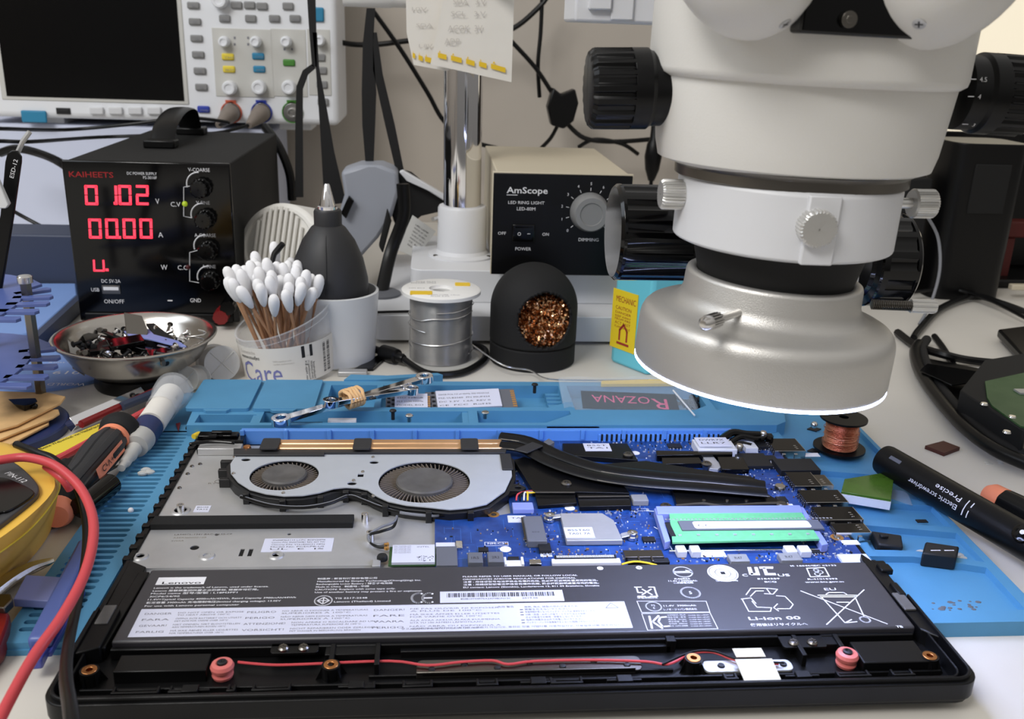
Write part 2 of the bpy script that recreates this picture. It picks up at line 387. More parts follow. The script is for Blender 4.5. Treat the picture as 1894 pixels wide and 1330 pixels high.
pt('speaker_cable',MB().tube(path([(440,1225),(500,1230),(560,1229),(720,1223),(790,1231),(850,1225),(910,1222),(940,1229),(990,1223),(1100,1221),(1195,1224),(1235,1229),(1270,1213),(1290,1207),(1320,1207),(1350,1218),(1380,1225),(1440,1228)],11.5),.55,6,4),'cable_red')
pt('speaker_cable',MB().tube(path([(1225,1229),(1262,1212),(1290,1204),(1322,1205),(1352,1216),(1382,1223),(1450,1226)],12.3),.45,6,4),'cable_black')
a=R4((1378,1262),(1425,1218),13.2)
b=MB().prism([(a[0],a[1]),(a[0]+3,a[1]+.6),(a[0]+6,a[1]-1.6),(a[2]-.5,a[1]-3),(a[2]+.6,a[3]),(a[0]+.4,a[3])],12.9,13.2); part(pt('tape_strip',b,'masking_tape'),'torn masking tape over the cable')
a=R4((1362,1215),(1408,1198),11.5); pt('tape_strip',MB().box(a[0],a[1],11.1,a[2],a[3],11.4),'masking_tape')
# ---- battery ----
b=MB(); b.prism([(-165,37.6),(169.5,37.2),(170.5,90),(-164,91)],8.6,15.6)
bat=pt('battery',b,'battery_wrap',bevel=1)
pt('battery_front_cover',MB().box(-165,35.2,8.6,168,37.4,13.4),'black_satin',par=bat,bevel=.5)
zb=15.72; T=MB()
T.cur=0
lines=[("Lenovo is the trademark of Lenovo, used under license.",284,1089,496),("Lenovo 是联想集团所属企业的商标, 根据许可使用。",282,1094.5,477),("Model name 型号/型號 : L18M3PF1",278.5,1099.5,438),("3ICP6/54/90",276,1105,331),
("11.4V=Typical Capacity 4000mAh/45Wh, Rated Capacity 3900mAh/44Wh",273,1110.5,546),("额定容量 3900mAh 充电限制电压(limited charging voltage): 13.05V",270,1116.5,518),("For use with Lenovo personal computer",267,1122.5,441),
("制造商 : 新普科技股份有限公司",587,1072,697),("Manufactured by Simplo Technology(ChongQing) Inc.",586.5,1077,779),("Rechargeable Li-ion Battery / 锂离子电池组",585,1082,726),("Made in China   制造地 : 中国",584,1087,682),("CAUTION: Replace with same type only.",582,1092,731),("Use of another battery may present a fire or explosion",582,1097,780),
("TIS 2217-2548",619,1108,679),("Lenovo (Thailand) Limited",617.5,1114.5,722),
("PLEASE REFER TO USER MANUAL OR FOLLOW LOCAL",856,1068,1069),("ORDINANCES AND/OR REGULATIONS FOR DISPOSAL",856,1073,1066),("注意 : 用错误型号电池更换会有爆炸危险, 务必按照说明处置用完的电池。",857,1078,1107),("注意 : 用錯誤型號電池更換會有爆炸危險, 務必按照說明處置用完的電池。",857,1083,1109),("EU contact: Lenovo (Slovakia), Landererova 12, 811 09 Bratislava, Slovakia",857,1088,1110),
("E184259",1402,1072,1443),("BCQ",1415,1077.5,1437),("IS 16046/IEC 62133",1463,1048,1548),("R-41015393",1495,1072.5,1550),("www.bis.gov.in",1490,1078,1562),("使用後はリサイクルへ",1389,1158,1496),("TB",1659,1161,1671),
("R46065",1248,1072,1277),("11.4V / 3900mAh",1237,1076,1290),("二次鋰電池組",1246,1079.5,1283),("US & Canada Only",1325,1075.5,1366),("廢電池請回收",1179,1107,1217),("11.4V  3900mAh",1228,1122,1288),("レノボ・ジャパン株式会社",1228,1129,1290)]
for t,a,y_,c in lines: tl(T,t,a,y_,c,1.15 if y_<1150 else 1.5,zb,True)
tl(T,"EU",1526,1092,1548,1.9,zb); tl(T,"Li-ion 00",1386,1147,1483,2.3,zb,True)
tl(T,"C",1374,1066,1384,2,zb,True); tl(T,"US",1440,1066,1462,2,zb,True)
for k,(t,y_) in enumerate([("사이버배터리 : 레노버",1139),("제조국명 : 중국",1143),("제조원 : Simplo",1147),("제조연월 : 표시",1151),("정격용량 : 3900mAh",1155),("A/S 1670-0088",1159)]):
    tl(T,t,1234+k*1.0,y_,1268+k*1.0,.8,zb); tl(T,"YU10038-18021 L18M3PF1",1273+k,y_,1312+k,.7,zb)
def LNe(pts,w_=.35,cl=False): T.pl(xy(pts,zb),w_,zb,cl)
# boxed table, certification marks
LNe([(1178,1112),(1306,1112),(1313,1132),(1187,1133)],.3,True); LNe([(1187,1135),(1313,1133),(1328,1163),(1198,1166)],.3,True)
LNe([(1201,1140),(1206,1162)],.9); LNe([(1218,1139),(1207,1150),(1225,1162)],.9); LNe([(1232,1141),(1221,1142),(1218,1150),(1226,1159),(1238,1158)],.9)
def ringp(px,py,rx,w_):
    p=at(px,py,zb); q=at(px+rx,py,zb); r=q.x-p.x; T.pl(circ(p.x,p.y,r,28),w_,zb,True); return p,r
p,r=ringp(598,1111,16,.55); T.pl([(p.x-r*.7,p.y),(p.x,p.y+r*.7),(p.x+r*.7,p.y),(p.x,p.y-r*.7)],.5,zb,True); T.pl([(p.x,p.y-r*.6),(p.x,p.y+r*.6)],.5,zb); T.pl([(p.x-r*.5,p.y),(p.x+r*.5,p.y)],.5,zb)
p,r=ringp(1263,1058,17,.7); T.pl([(p.x-r,p.y+.4),(p.x+r,p.y+.4)],.5,zb); T.pl([(p.x-r,p.y-.6),(p.x+r,p.y-.6)],.5,zb); T.pl([(p.x+r*.4,p.y+1.6),(p.x+r,p.y)],.5,zb)
p,r=ringp(1209,1122,14,.6); txt(T,"PS",(p.x,p.y+.3,zb),1.3,center=True); txt(T,"E",(p.x,p.y-1.7,zb),1.3,center=True)
p,r=ringp(1277,1096,17,.9); txt(T,"5",(p.x,p.y-1.1,zb),2.2,center=True,bold=True)
p=at(1337,1060,zb); T.flat(circ(p.x,p.y,7.2,36),zb-.04); 
LNe([(1466,1050),(1493,1050),(1503,1067),(1476,1068)],.0,True)
LNe([(1492,1051),(1525,1050),(1534,1066),(1499,1067)],.6,True); 
for dx,dy in ((1510,1055),(1512,1062),(1517,1058)): p=at(dx,dy,zb); T.pl(circ(p.x,p.y,1.3,10),.5,zb,True)
# UL mark
for q in ([(1382,1049),(1389,1049),(1394,1063),(1386,1063)],[(1388,1060),(1398,1060),(1400,1064),(1389,1064)],[(1395,1049),(1401,1049),(1406,1064),(1399,1064)],[(1404,1048),(1430,1048),(1430,1052),(1405,1052)],[(1410,1050),(1416,1050),(1422,1064),(1415,1064)],[(1421,1060),(1434,1060),(1436,1064),(1422,1064)]): T.flat(xy(q,zb),zb)
# CE
for px in (770,790):
    p=at(px+(4 if px<780 else 4),1106,zb); r=2.9; T.pl([(p.x+r*math.cos(t),p.y+r*1.25*math.sin(t)) for t in [math.radians(60+240*k/14) for k in range(15)]],1,zb)
    if px>780: T.pl([(p.x-r,p.y),(p.x+1,p.y)],.9,zb)
# four-arrow recycling mark
for q in ([(1174,1086),(1186,1086)],[(1177,1086),(1180,1096),(1188,1096)],[(1200,1086),(1210,1086),(1213,1096)],[(1180,1103),(1193,1103)],[(1203,1103),(1216,1103),(1213,1096)],[(1188,1090),(1206,1100)],[(1204,1090),(1188,1100)]): LNe(q,.7)
# recycling triangle
for q in ([(1380,1100),(1389,1088),(1417,1088),(1425,1098)],[(1388,1103),(1398,1093),(1412,1093)],[(1417,1088),(1438,1090),(1430,1099),(1414,1098)],[(1436,1102),(1452,1103),(1467,1118),(1461,1126),(1438,1126)],[(1440,1130),(1431,1124),(1438,1117)],[(1371,1108),(1389,1106),(1398,1116)],[(1373,1109),(1385,1131),(1425,1131),(1427,1124),(1400,1123),(1391,1112)]): LNe(q,.45)
# crossed-out bin
for q in ([(1481,1093),(1641,1154)],[(1598,1091),(1529,1155)],[(1520,1105),(1563,1152),(1585,1150)],[(1581,1103),(1598,1140)],[(1513,1101),(1588,1101)],[(1517,1104),(1583,1104)],[(1528,1099),(1533,1096),(1560,1096),(1566,1099)],[(1548,1114),(1570,1114)],[(1563,1152),(1575,1146)]): LNe(q,.5)
p=at(1600,1146,zb); T.pl(circ(p.x,p.y,2.1,16),.7,zb,True)
T.flat(circ(*[*at(1110,1051,zb)][:2],1.5,16),zb); T.flat(circ(*[*at(1182,1050,zb)][:2],1.5,16),zb)
a=at(287,1082,zb); c=at(385,1067,zb); T.flat([(a.x,a.y),(at(376,1082,zb).x,a.y),(at(376,1082,zb).x,c.y),(a.x,c.y)],zb)
T.cur=1; tl(T,"Lenovo",299,1080.5,371,1.9,zb+.03,True); p=at(1110,1051,zb); T.pl([(p.x-.8,p.y),(p.x+.8,p.y)],.3,zb+.03); p=at(1182,1050,zb); T.pl([(p.x-.8,p.y),(p.x+.8,p.y)],.3,zb+.03); T.pl([(p.x,p.y-.8),(p.x,p.y+.8)],.3,zb+.03)
p=at(1337,1060,zb); T.pl(circ(p.x,p.y,6.4,32),.3,zb+.03,True); T.pl(circ(p.x,p.y,3.6,24),.3,zb+.03,True); T.flat([(p.x-1.1,p.y-1.2),(p.x+1.1,p.y-1.2),(p.x+1.1,p.y+1.2),(p.x-1.1,p.y+1.2)],zb+.03)
for k,ch in enumerate("RECYCLE"): t=math.radians(150-k*20); txt(T,ch,(p.x+4.5*math.cos(t),p.y+4.5*math.sin(t),zb+.03),1.1,center=True,x=(math.sin(t),-math.cos(t),0),y=(math.cos(t),math.sin(t),0))
for k,ch in enumerate("1.800.822.8837"): t=math.radians(205+k*10); txt(T,ch,(p.x+5.7*math.cos(t),p.y+5.7*math.sin(t),zb+.03),1,center=True,x=(-math.sin(t),math.cos(t),0),y=(-math.cos(t),-math.sin(t),0))
pt('printed_text',T,['print_white','print_black'],par=bat,smooth=False)
# white warning label
W=MB(); W.cur=0; W.box(-159.3,40.4,15.55,47,59.8,15.68); zw=15.74
W.cur=1
col=[("DANGER",204+0,262,1141,"DO NOT OPEN OR EXPOSE","TO HEAT ABOVE 100°C"),("FARA",0,0,0,"ÖPPNA INTE BATTERIET OCH UTSÄTT","DET INTE FÖR VÄRME ÖVER 100°C"),("GEVAAR!",0,0,0,"NIET OPENEN, NIET BLOOTSTELLEN","AAN TEMPERATUREN BOVEN 100°C"),("FARLIG",0,0,0,"MÅ IKKE ÅBNES ELLER UDSÆTTES","FOR TEMPERATURER OVER 100°C")]
col2=[("PELIGRO","NO ABRIR O EXPONER A TEMPERATURAS","SUPERIORES A 100°C"),("PERIGO","NÃO ABRIR NEM EXPOR A TEMPERATURAS","SUPERIORES A 100°C"),("ATTENZIONE!","NON APRIRE O RISCALDARE AD UNA","TEMPERATURA SUPERIORE AI 100°C"),("VORSICHT!","NICHT REPARIEREN ODER ZERLEGEN,","MIT WASSER IN BERÜHRUNG BRINGEN")]
col3=[("DANGER!","NE PAS OUVRIR NI EXPOSER","A PLUS DE 100°C"),("FARE","MÅ IKKE ÅPNES ELLER UTSETTES","FOR VARME OVER 100°C"),("VAARA","ÄLÄ AVAA AKKUA ÄLÄKÄ KUUMENNA","SITÄ YLI 100 ASTEEN LÄMPÖTILAAN"),("PERIGO","NÃO ABRA OU EXPONHA A","AQUECIMENTO ACIMA DE 100°C")]
for i in range(4):
    y=56.2-4.2*i
    for x0,(hd,l1,l2),hw,tw in ((-157,(col[i][0],col[i][4],col[i][5]),11,27),(-115,col2[i],12 if i<2 else 17,36),(-62,col3[i],13,38)):
        txt(W,hd,(x0,y-.6,zw),1.35,hw); txt(W,l1,(x0+hw+2.5,y,zw),1.0,tw); txt(W,l2,(x0+hw+2.5,y-1.7,zw),1.0,tw*.8)
txt(W,"危险 警告",(-9,56.5,zw),1.1,7); 
for i,t in enumerate(["発熱, 発火, 破裂の恐れがあるため,","衝撃を与えないでください。","充電時間が長くなったバッテリ・パックは, 使用をやめてください。","分解・改造・火中への投下・１００℃以上の加熱,","および高温での使用・放置をしないでください。","指定の充電方法以外で充電しないでください。","バッテリ・パックの金属端子をショート(短絡)させないでください。"]):
    txt(W,t,(2.5,56.2-1.9*i,zw),1.05,12+len(t)*.62)
    if i in(1,2,3,5,6): W.box(.4,56.4-1.9*i,zw-.05,1.8,57-1.9*i,zw)
txt(W,"경고  분해하거나, 압착하거나, 화기에 노출하지 마십시오, 충전은 정품 어댑터를 사용하십시오, 사용설명서를 참조하십시오",(-50,42,zw),1.0,94)
W.pl([(38,55),(43.5,55),(40.8,58.8)],.35,zw,True); txt(W,"!",(40.8,55.5,zw),1.8,center=True)
pt('warning_label',W,['label_white','label_text'],par=bat,smooth=False)
W=MB(); a=at(814,1115,zb); c=at(1058,1096,zb); W.box(a.x,a.y,15.55,a.x+54.5,a.y+8.6,15.7); W.cur=1; rr=random.Random(3); x=a.x+3
while x<a.x+50:
    q=rr.choice([.18,.3,.5]); W.box(x,a.y+4,15.7,x+q,a.y+7.2,15.76); x+=q+rr.choice([.2,.35,.5])
txt(W,"8SSB10T04975X2XF98DN12C",(a.x+9,a.y+2,15.76),1.2,22); txt(W,"2019.06",(a.x+36,a.y+2,15.76),1.2,7)
pt('barcode_label',W,['label_white','print_black'],par=bat,smooth=False)
# ---- metal keyboard plate ----
b=MB()
def pc(px,py,z): p=at(px,py,z); return p.x,p.y
holes=[]
for px,py,r in ((360,1013,2.2),(260,1030,1.9),(383,1029,1.9),(511,1028,1.9),(535,988,1),(401,989,1)): holes.append(circ(*pc(px,py,9),r,16))
for px in (447,463): x,y=pc(px,1022,9); holes.append([(x-1,y-3.4),(x+1,y-3.4),(x+1,y+3.4),(x-1,y+3.4)])
b.prism([(-178,94),(-36,94),(-36,100),(20,100),(20,240),(-150,240),(-150,236),(-178,236)],8.2,9,holes)
b.box(-176,101,9,-66,102.4,10.2)
b.box(-178,94.5,9,-66,95.4,9.6)
for px,py,r in ((334,945,4.6),(260,1030,3.3),(383,1029,3.3),(511,1028,3.3)):
    x,y=pc(px,py,9); b.lathe([(r+.6,9),(r,9.7),(r-1.4,9.7),(r-1.4,9)],(x,y,0),seg=24)
plate=part(pt('keyboard_plate',b,'steel_sheet',bevel=.15),'silver sheet metal keyboard plate')
pt('dark_underlay',MB().box(-178,94,7.8,20,240,8.0),'black_matte',par=plate)
for px,py,h in ((334,938,13.5),(675,955,13.5),(685,990,14)):
    x,y=pc(px,py,12); b=MB().lathe([(1.9,9),(1.9,h),(1.1,h),(1,h-1)],(x,y,0),seg=16); pt('standoff',b,'steel_bright',par=plate)
for px,py in ((338,860),(330,878),(318,897),(306,917),(298,933),(286,955),(262,995),(250,1012),(240,1030),(355,862),(347,876),(332,902),(370,858),(275,972)):
    x,y=pc(px,py,9.3); pt('rivet',MB().lathe([(0,9.9),(.9,9.7),(1.2,9)],(x,y,0),seg=10),'steel_dark',par=plate)
for k in range(11):
    x,y=-172+k*10.6,96.8; pt('rivet',MB().lathe([(0,10),(.9,9.8),(1.1,9)],(x,y,0),seg=10),'steel_dark',par=plate)
e=MB(); txt(e,"LA54SCL-1341-BAC-QL55-CF",(-165,133,9.08),1.3,28); txt(e,"AEERI#0000100",(-165,130,9.08),1.3,16); txt(e,"SWAR",(-165,127,9.08),1.3,6)
e.pl(circ(-156,192,2,10),.3,9.08,True); txt(e,"RYWIN",(-161,189,9.08),1.6,12); pt('embossed_text',e,'steel_bright',par=plate,smooth=False)
part(pt('foam_strip',MB().box(-178,138.5,9,-77.6,147.5,12.2),'foam_black',par=plate,bevel=.3),'black foam strip')
def sticker(nm,fl,br,z,par,lns,rot=0):
    a=R4(fl,br,z); W=MB(); W.box(a[0],a[1],z-.25,a[2],a[3],z); W.cur=1
    hh=(a[3]-a[1])/(len(lns)+1)
    for i,t in enumerate(lns): txt(W,t,(a[0]+(a[2]-a[0])*.12,a[3]-hh*(i+1.1),z+.04),hh*.55,(a[2]-a[0])*.76)
    return pt(nm,W,['label_white','print_black'],par=par,smooth=False)
sticker('part_label',(482,1021),(618,995),9.2,plate,["SN20M63110 LCFC 8SSN20M6","Lenovo P/N: SN20T26981 REV: 00T TW","Chicony P/N: V161820CS1 MPN","Model No: PC5CPB-US","UL  E  IS"])
sticker('part_label',(357,947),(391,935),9.2,plate,["8SS10Z","TA12"])
b=MB()
for k in range(13):
    y=108+k*10.4; b.box(-182.5,y,7,-178.5,y+3.6,10.8); b.box(-181.5,y+3.6,7,-180,y+8,9.6)
pt('edge_clips',b,'black_plastic',bevel=.3)
b=MB(); b.box(-178,234,9,-150,246,15).box(-176,228,9,-152,231,12); a=at(350,822,16); b.tube([(a.x,a.y,16),(a.x+12,a.y+2,17),(a.x+26,a.y+1,16.5)],1.2,8)
b.box(-177,236,15,-166,243,17.2).box(-163,238,15,-154,244,16.6).box(-170,240,16,-158,243,18)
pt('hinge',b,'black_gloss',bevel=.5); pt('hinge_bracket',MB().box(-175,226,9,-150,233.5,13.5),'steel_sheet',bevel=.4)
x,y=pc(457,828,17); pt('screw',MB().lathe([(0,18.2),(2,18),(2.4,17),(2.4,14)],(x,y,0),seg=14),'brass')
# ---- fan assembly ----
fz=16
fo=xy([(437,841),(589,841),(700,840),(937,839),(945,846),(947,880),(934,908),(900,932),(868,939),(832,942),(795,938),(752,934),(718,927),(696,917),(680,906),(662,902),(640,901),(618,903),(590,911),(560,916),(525,917),(492,913),(462,905),(440,891),(427,875),(426,858)],fz)
c1=at(526,878,fz); c2=at(785,890,fz); c1=(c1.x,c1.y); c2=(c2.x,c2.y); r1,r2=18.6,25
fan=pt('fan_housing',MB().prism([((p[0]-c[0])*1+p[0]*0+c[0],p[1]) for p,c in zip(fo,fo)],9,10.2),'fan_black')
b=MB(); 
cx=sum(p[0] for p in fo)/len(fo); cy=sum(p[1] for p in fo)/len(fo)
fb=[]
for i,p in enumerate(fo):
    q0=V(fo[i-1]);q1=V(fo[(i+1)%len(fo)]); d=(q1-q0).normalized(); n=V((d.y,-d.x)); n=n if (V(p)-V((cx,cy))).dot(n)>0 or True else -n
    fb.append((p,n))
ar=sum(a[0]*b_[1]-b_[0]*a[1] for a,b_ in zip(fo,fo[1:]+fo[:1])); sg=1 if ar>0 else -1
big=[(p[0]+n.x*sg*2.2,p[1]+n.y*sg*2.2) for p,n in fb]
b.prism(big,9,14.6,[circ(*c1,r1+1,40)[::-1],circ(*c2,r2+1,48)[::-1]])
for i in range(8,24,2): p,n=fb[i]; t=V((-n.y,n.x)); q=V(p)+n*sg*2.4; b.box(q.x-1.6,q.y-2.2,8.5,q.x+1.6,q.y+1,15.2)
for px,py in ((418,852),(414,868),(416,885)): q=at(px,py,14); b.box(q.x-3,q.y-1.5,9,q.x+5,q.y+1.5,14)
q=at(960,903,14); b.prism([(q.x-8,q.y+6),(q.x+1,q.y+4),(q.x+4,q.y),(q.x+1,q.y-4),(q.x-10,q.y-3)],12,14.4,[circ(q.x-.5,q.y,1.8,12)[::-1]])
pt('fan_side_wall',b,'fan_black',par=fan,bevel=.3)
h=[circ(*c1,r1,48)[::-1],circ(*c2,r2,60)[::-1]]
for px,py,r in ((455,850,2.6),(692,855,2.6),(651,894,2.6)): q=at(px,py,fz); h.append(circ(q.x,q.y,r,18,r*.8)[::-1])
q=at(667,879,fz); h.append([(q.x-1.6,q.y-2),(q.x-1.6,q.y+2),(q.x+1.6,q.y+2),(q.x+1.6,q.y-2)])
part(pt('fan_cover',MB().prism(fo,15.2,fz,h),'fan_plate',par=fan,bevel=.12),'grey sheet fan cover')
for (c,r,hr,n) in ((c1,r1,12.2,43),(c2,r2,15.6,59)):
    b=MB()
    for k in range(n):
        t=2*PI*k/n; P=[]
        for s_ in range(4):
            rr=hr-1+(r-hr+.4)*s_/3; tt=t+.16*s_/3; P.append((c[0]+rr*math.cos(tt),c[1]+rr*math.sin(tt)))
        for p,q in zip(P,P[1:]):
            d=V((q[0]-p[0],q[1]-p[1])).normalized(); nn=V((-d.y,d.x))*.22
            b.add([(p[0]-nn.x,p[1]-nn.y,11),(q[0]-nn.x,q[1]-nn.y,11),(q[0]+nn.x,q[1]+nn.y,11),(p[0]+nn.x,p[1]+nn.y,11),(p[0]-nn.x,p[1]-nn.y,14.8),(q[0]-nn.x,q[1]-nn.y,14.8),(q[0]+nn.x,q[1]+nn.y,14.8),(p[0]+nn.x,p[1]+nn.y,14.8)],[(4,5,6,7),(0,1,5,4),(2,3,7,6)])
    pt('impeller',b,'fan_blade',par=fan,smooth=False)
    b=MB().lathe([(hr,10.5),(hr,16.2),(hr-.8,17),(hr*.55,17),(hr*.5,16.7),(0,16.7)],(c[0],c[1],0),seg=40); pt('fan_hub',b,'fan_hub',par=fan)
for q in ((434,845),(432,876),(690,846),(671,873),(654,889),(524,912),(690,918)):
    p=at(q[0],q[1],fz); pt('cover_peg',MB().lathe([(0,16.7),(.9,16.6),(1.1,16)],(p.x,p.y,0),seg=10),'steel_bright',par=fan)
a=at(938,858,16.4); pt('foam_pad',MB().box(a.x-3.4,a.y-8,16,a.x+3,a.y+13,17),'rubber_dark',par=fan,bevel=.4)
pt('foam_edge',MB().prism(xy([(432,842),(600,842),(600,838),(935,838),(938,828),(432,830)],17),16,17.3),'rubber_dark',par=fan,bevel=.3)
for dz,c in ((0,'cable_grey'),(1.4,'cable_black')):
    pt('fan_wire',MB().tube(path([(445,918+dz),(500,934+dz),(560,938+dz),(610,930+dz),(645,917+dz),(672,925+dz),(700,936+dz),(740,948),(800,954),(860,948),(910,930),(950,914),(975,911)],[13]*13),.8,7,5),c,par=fan)
# copper radiator pipes
b=MB()
A0=at(490,829,17.4); B0=at(930,826,17.4); 
for i in range(2): b.prism([(A0.x,A0.y-1.5+i*6.6),(B0.x,A0.y-1.5+i*6.6),(B0.x,A0.y+4.6+i*6.6),(A0.x,A0.y+4.6+i*6.6)],15.8,18.2-.0)
hp=part(pt('heat_pipe',b,'copper',bevel=.9),'bare copper heat pipe over the fans')
for px in (497,669,869):
    a=at(px,829,19); c=MB(); c.prism(rrect(a.x-5.2,a.y-2,a.x+5.2,a.y+13,1.5),18.6,19.6); pt('retaining_clip',c,'rubber_dark',par=hp,bevel=.4)
up_=[(925,807),(975,815),(1035,842),(1110,866),(1210,879),(1320,888),(1415,898)]; lo_=[(925,824),(968,830),(1020,856),(1090,879),(1180,893),(1300,902),(1418,912)]
for q in (up_,lo_):
    P=path(q,17.2); o=pt('heat_pipe',MB().tube(P,1.9,12,6,w=2.6,up=(0,0,1)),'black_plastic'); part(o,'black coated heat pipe leading to the processor')
    e=[(p.x,p.y-4.9,17.6) for p in P]; pt('bright_edge',MB().tube(e,.22,6,6),'steel_dark',par=o)  # thin tube drawn as the specular highlight along each pipe
pt('foam_pad',MB().prism(xy([(950,832),(985,818),(1005,825),(975,838)],19.6),18.9,20),'rubber_dark',bevel=.5)
pt('foam_pad',MB().prism(xy([(1005,818),(1015,812),(1026,819),(1015,825)],18),14,18.6),'chip_grey',bevel=.5)
# ---------------- circuit board ----------------
zp=10.6
b=MB(); b.prism([(-36,97.5),(152,97.5),(158,94),(176,94),(177,118),(174,150),(176,200),(177,232),(166,244),(150,247),(96,247),(20,246),(4,240),(4,150),(-8,146),(-36,146)],9.4,zp)
b.cur=1; rr=random.Random(5)
for i in range(300):
    x=rr.uniform(-34,170); y=rr.uniform(99,240)
    if x<4 and y>144: continue
    L_=rr.uniform(3,14); 
    if x+L_>174: L_=2
    if rr.random()<.5: b.box(x,y,zp,x+L_,y+.25,zp+.05)
    elif y+L_<243 and not(x<4 and y+L_>144): b.box(x,y,zp,x+.25,y+L_,zp+.05)
board=part(pt('circuit_board',b,['pcb_blue','pcb_trace'],smooth=False),'blue main circuit board')
# tiny soldered components
b=MB(); zone=[(-34,14,100,135,60),(10,70,100,112,90),(8,26,116,142,40),(55,75,100,140,60),(10,80,143,152,80),(60,80,150,172,50),(120,172,158,196,150),(150,172,100,158,190),(60,128,225,243,90),(128,172,196,238,110),(80,160,99,106,80),(8,14,160,200,25),(75,120,195,225,40)]
for x0,x1,y0,y1,n in zone:
    for i in range(n):
        x=rr.uniform(x0,x1); y=rr.uniform(y0,y1); s=rr.choice([.35,.5,.5,.8]); b.cur=rr.choice([0,0,0,0,1,2,2,3]); l=s*rr.choice([1.2,1.8]); h=zp+rr.choice([.3,.5,.8])
        if rr.random()<.5: b.box(x-l/2,y-s/2,zp,x+l/2,y+s/2,h)
        else: b.box(x-s/2,y-l/2,zp,x+s/2,y+l/2,h)
o=pt('surface_components',b,['solder','print_white','chip_black','gold'],par=board,smooth=False); o['kind']='stuff'
def cb(name,fl,br,z1,m,z0=None,bev=.2,par=board,lb=None):
    a=R4(fl,br,z1); o=pt(name,MB().box(a[0],a[1],z0 or zp,a[2],a[3],z1),m,par=par,bevel=bev)
    if lb: part(o,lb)
    return o
def cp(name,poly,z1,z0,m,par=board,bev=.3,lb=None):
    o=pt(name,MB().prism(xy(poly,z1),z0,z1),m,par=par,bevel=bev)
    if lb: part(o,lb)
    return o
cp('heat_spreader',[(950,850),(970,845),(1020,858),(1090,875),(1143,884),(1165,912),(986,908)],14.5,11,'black_satin',lb='black metal heat spreader under the pipes')
cp('heat_spreader',[(989,911),(1063,911),(1067,930),(995,935)],13,11,'black_satin'); cp('heat_spreader',[(1067,913),(1164,913),(1168,935),(1072,937)],13.6,11,'black_satin')
for q in (((990,911),(1063,911),14.7),((1070,919),(1164,918),14.2)):
    a=at(*q[0],q[2]); c=at(*q[1],q[2]); pt('bright_edge',MB().tube([a,c],.5,8,1),'steel_dark',par=board)
cp('heat_spreader',[(1040,820),(1160,820),(1172,838),(1180,851),(1043,841)],14,11,'black_satin',lb='black plate with a white sticker'); sticker('code_sticker',(1083,834),(1126,820),14.3,board,["8SST","TA1"])
cp('heat_spreader',[(1110,858),(1195,852),(1320,872),(1385,880),(1416,893),(1300,884),(1200,874)],16,13,'black_satin')
cp('processor_plate',[(1240,893),(1414,910),(1451,931),(1252,933)],14.6,11,'black_satin',lb='black processor cooling plate')
for px in (1302,1345,1381): x,y=pc(px,925,15); pt('rivet',MB().lathe([(0,15.4),(1,15.2),(1.2,14.6)],(x,y,0),seg=10),'steel_dark',par=board)
b=MB(); P=path([(1250,936),(1300,932),(1340,937),(1400,932),(1452,931)],15.4); pt('spring_bar',MB().tube(P,.9,8,5),'steel_dark',par=board)
for px,py,z in ((1232,933,16),(1446,930,16),(1162,838,16),(1307,855,16),(1048,891,16)):
    x,y=pc(px,py,z); c=MB().lathe([(1.7,11),(2.7,z-2),(3.1,z-1.6),(3.1,z-.7),(2.2,z),(1.1,z),(.9,z-.8),(0,z-.8)],(x,y,0),seg=18); pt('spring_screw',c,'steel_dark',par=board)
cp('heat_spreader',[(1213,833),(1355,835),(1355,840),(1215,842)],15,11,'black_gloss'); cp('heat_spreader',[(1222,841),(1292,843),(1300,857),(1226,858)],14,11,'black_gloss'); cp('heat_spreader',[(1325,842),(1375,846),(1386,868),(1335,868)],14,11,'black_gloss')
cp('bracket',[(1300,845),(1318,842),(1335,862),(1328,868),(1312,866)],13.2,11,'steel_sheet'); cb('bracket',(1226,862),(1300,857),12,'steel_sheet')
# memory module in its slot
RM=pt('memory_slot',MB().prism(xy([(1213,936),(1480,934),(1486,948),(1216,950)],16.5),11,16.5),'lavender',par=board,bevel=.4)
pt('slot_arm',MB().prism(xy([(1210,940),(1222,940),(1240,1000),(1230,1003)],15.5),11,15.5),'lavender',par=RM,bevel=.3)
pt('slot_arm',MB().prism(xy([(1478,938),(1486,938),(1532,1006),(1520,1008)],15.5),11,15.5),'lavender',par=RM,bevel=.3)
cb('slot_bar',(1238,1019),(1530,1013),12.2,'steel_bright',bev=.3,par=RM)
for px in (1260,1286,1462,1488): cb('slot_latch',(px-6,1020),(px+6,1008),14.5,'enamel_light',bev=.5,par=RM)
c=MB().prism(xy([(1238,949),(1482,947),(1516,997),(1244,1003)],16.4),15.4,16.4); rm=part(pt('memory_module',c,'pcb_green',par=RM),'green memory module')
# chips of the module lie on the module itself
W=MB(); a=R4((1262,980),(1476,961),17.2); W.box(a[0],a[1],16.4,a[0]+74,a[3],17.1); W.cur=1
W.prism(rrect(a[0]+7,a[1]+1.2,a[0]+68,a[3]-1.2,1.5),17.1,17.25); W.cur=2; txt(W,"CC",(a[0]+9,a[1]+3,17.3),2.4,7); W.cur=3
for k in range(9): W.box(a[0]-3+k*9.4,a[1]-5,16.4,a[0]-1.4+k*9.4,a[1]-3.6,16.8)
for k in range(46): W.box(a[0]-6+k*1.95,a[3]+2.2,16.4,a[0]-4.8+k*1.95,a[3]+3.1,16.55)
W.cur=2; W.box(a[0]-7,a[1]-5,16.4,a[0]-4.4,a[3]-1,16.6)
pt('memory_chips',W,['chip_grey','print_white','print_black','solder'],par=RM,smooth=False)
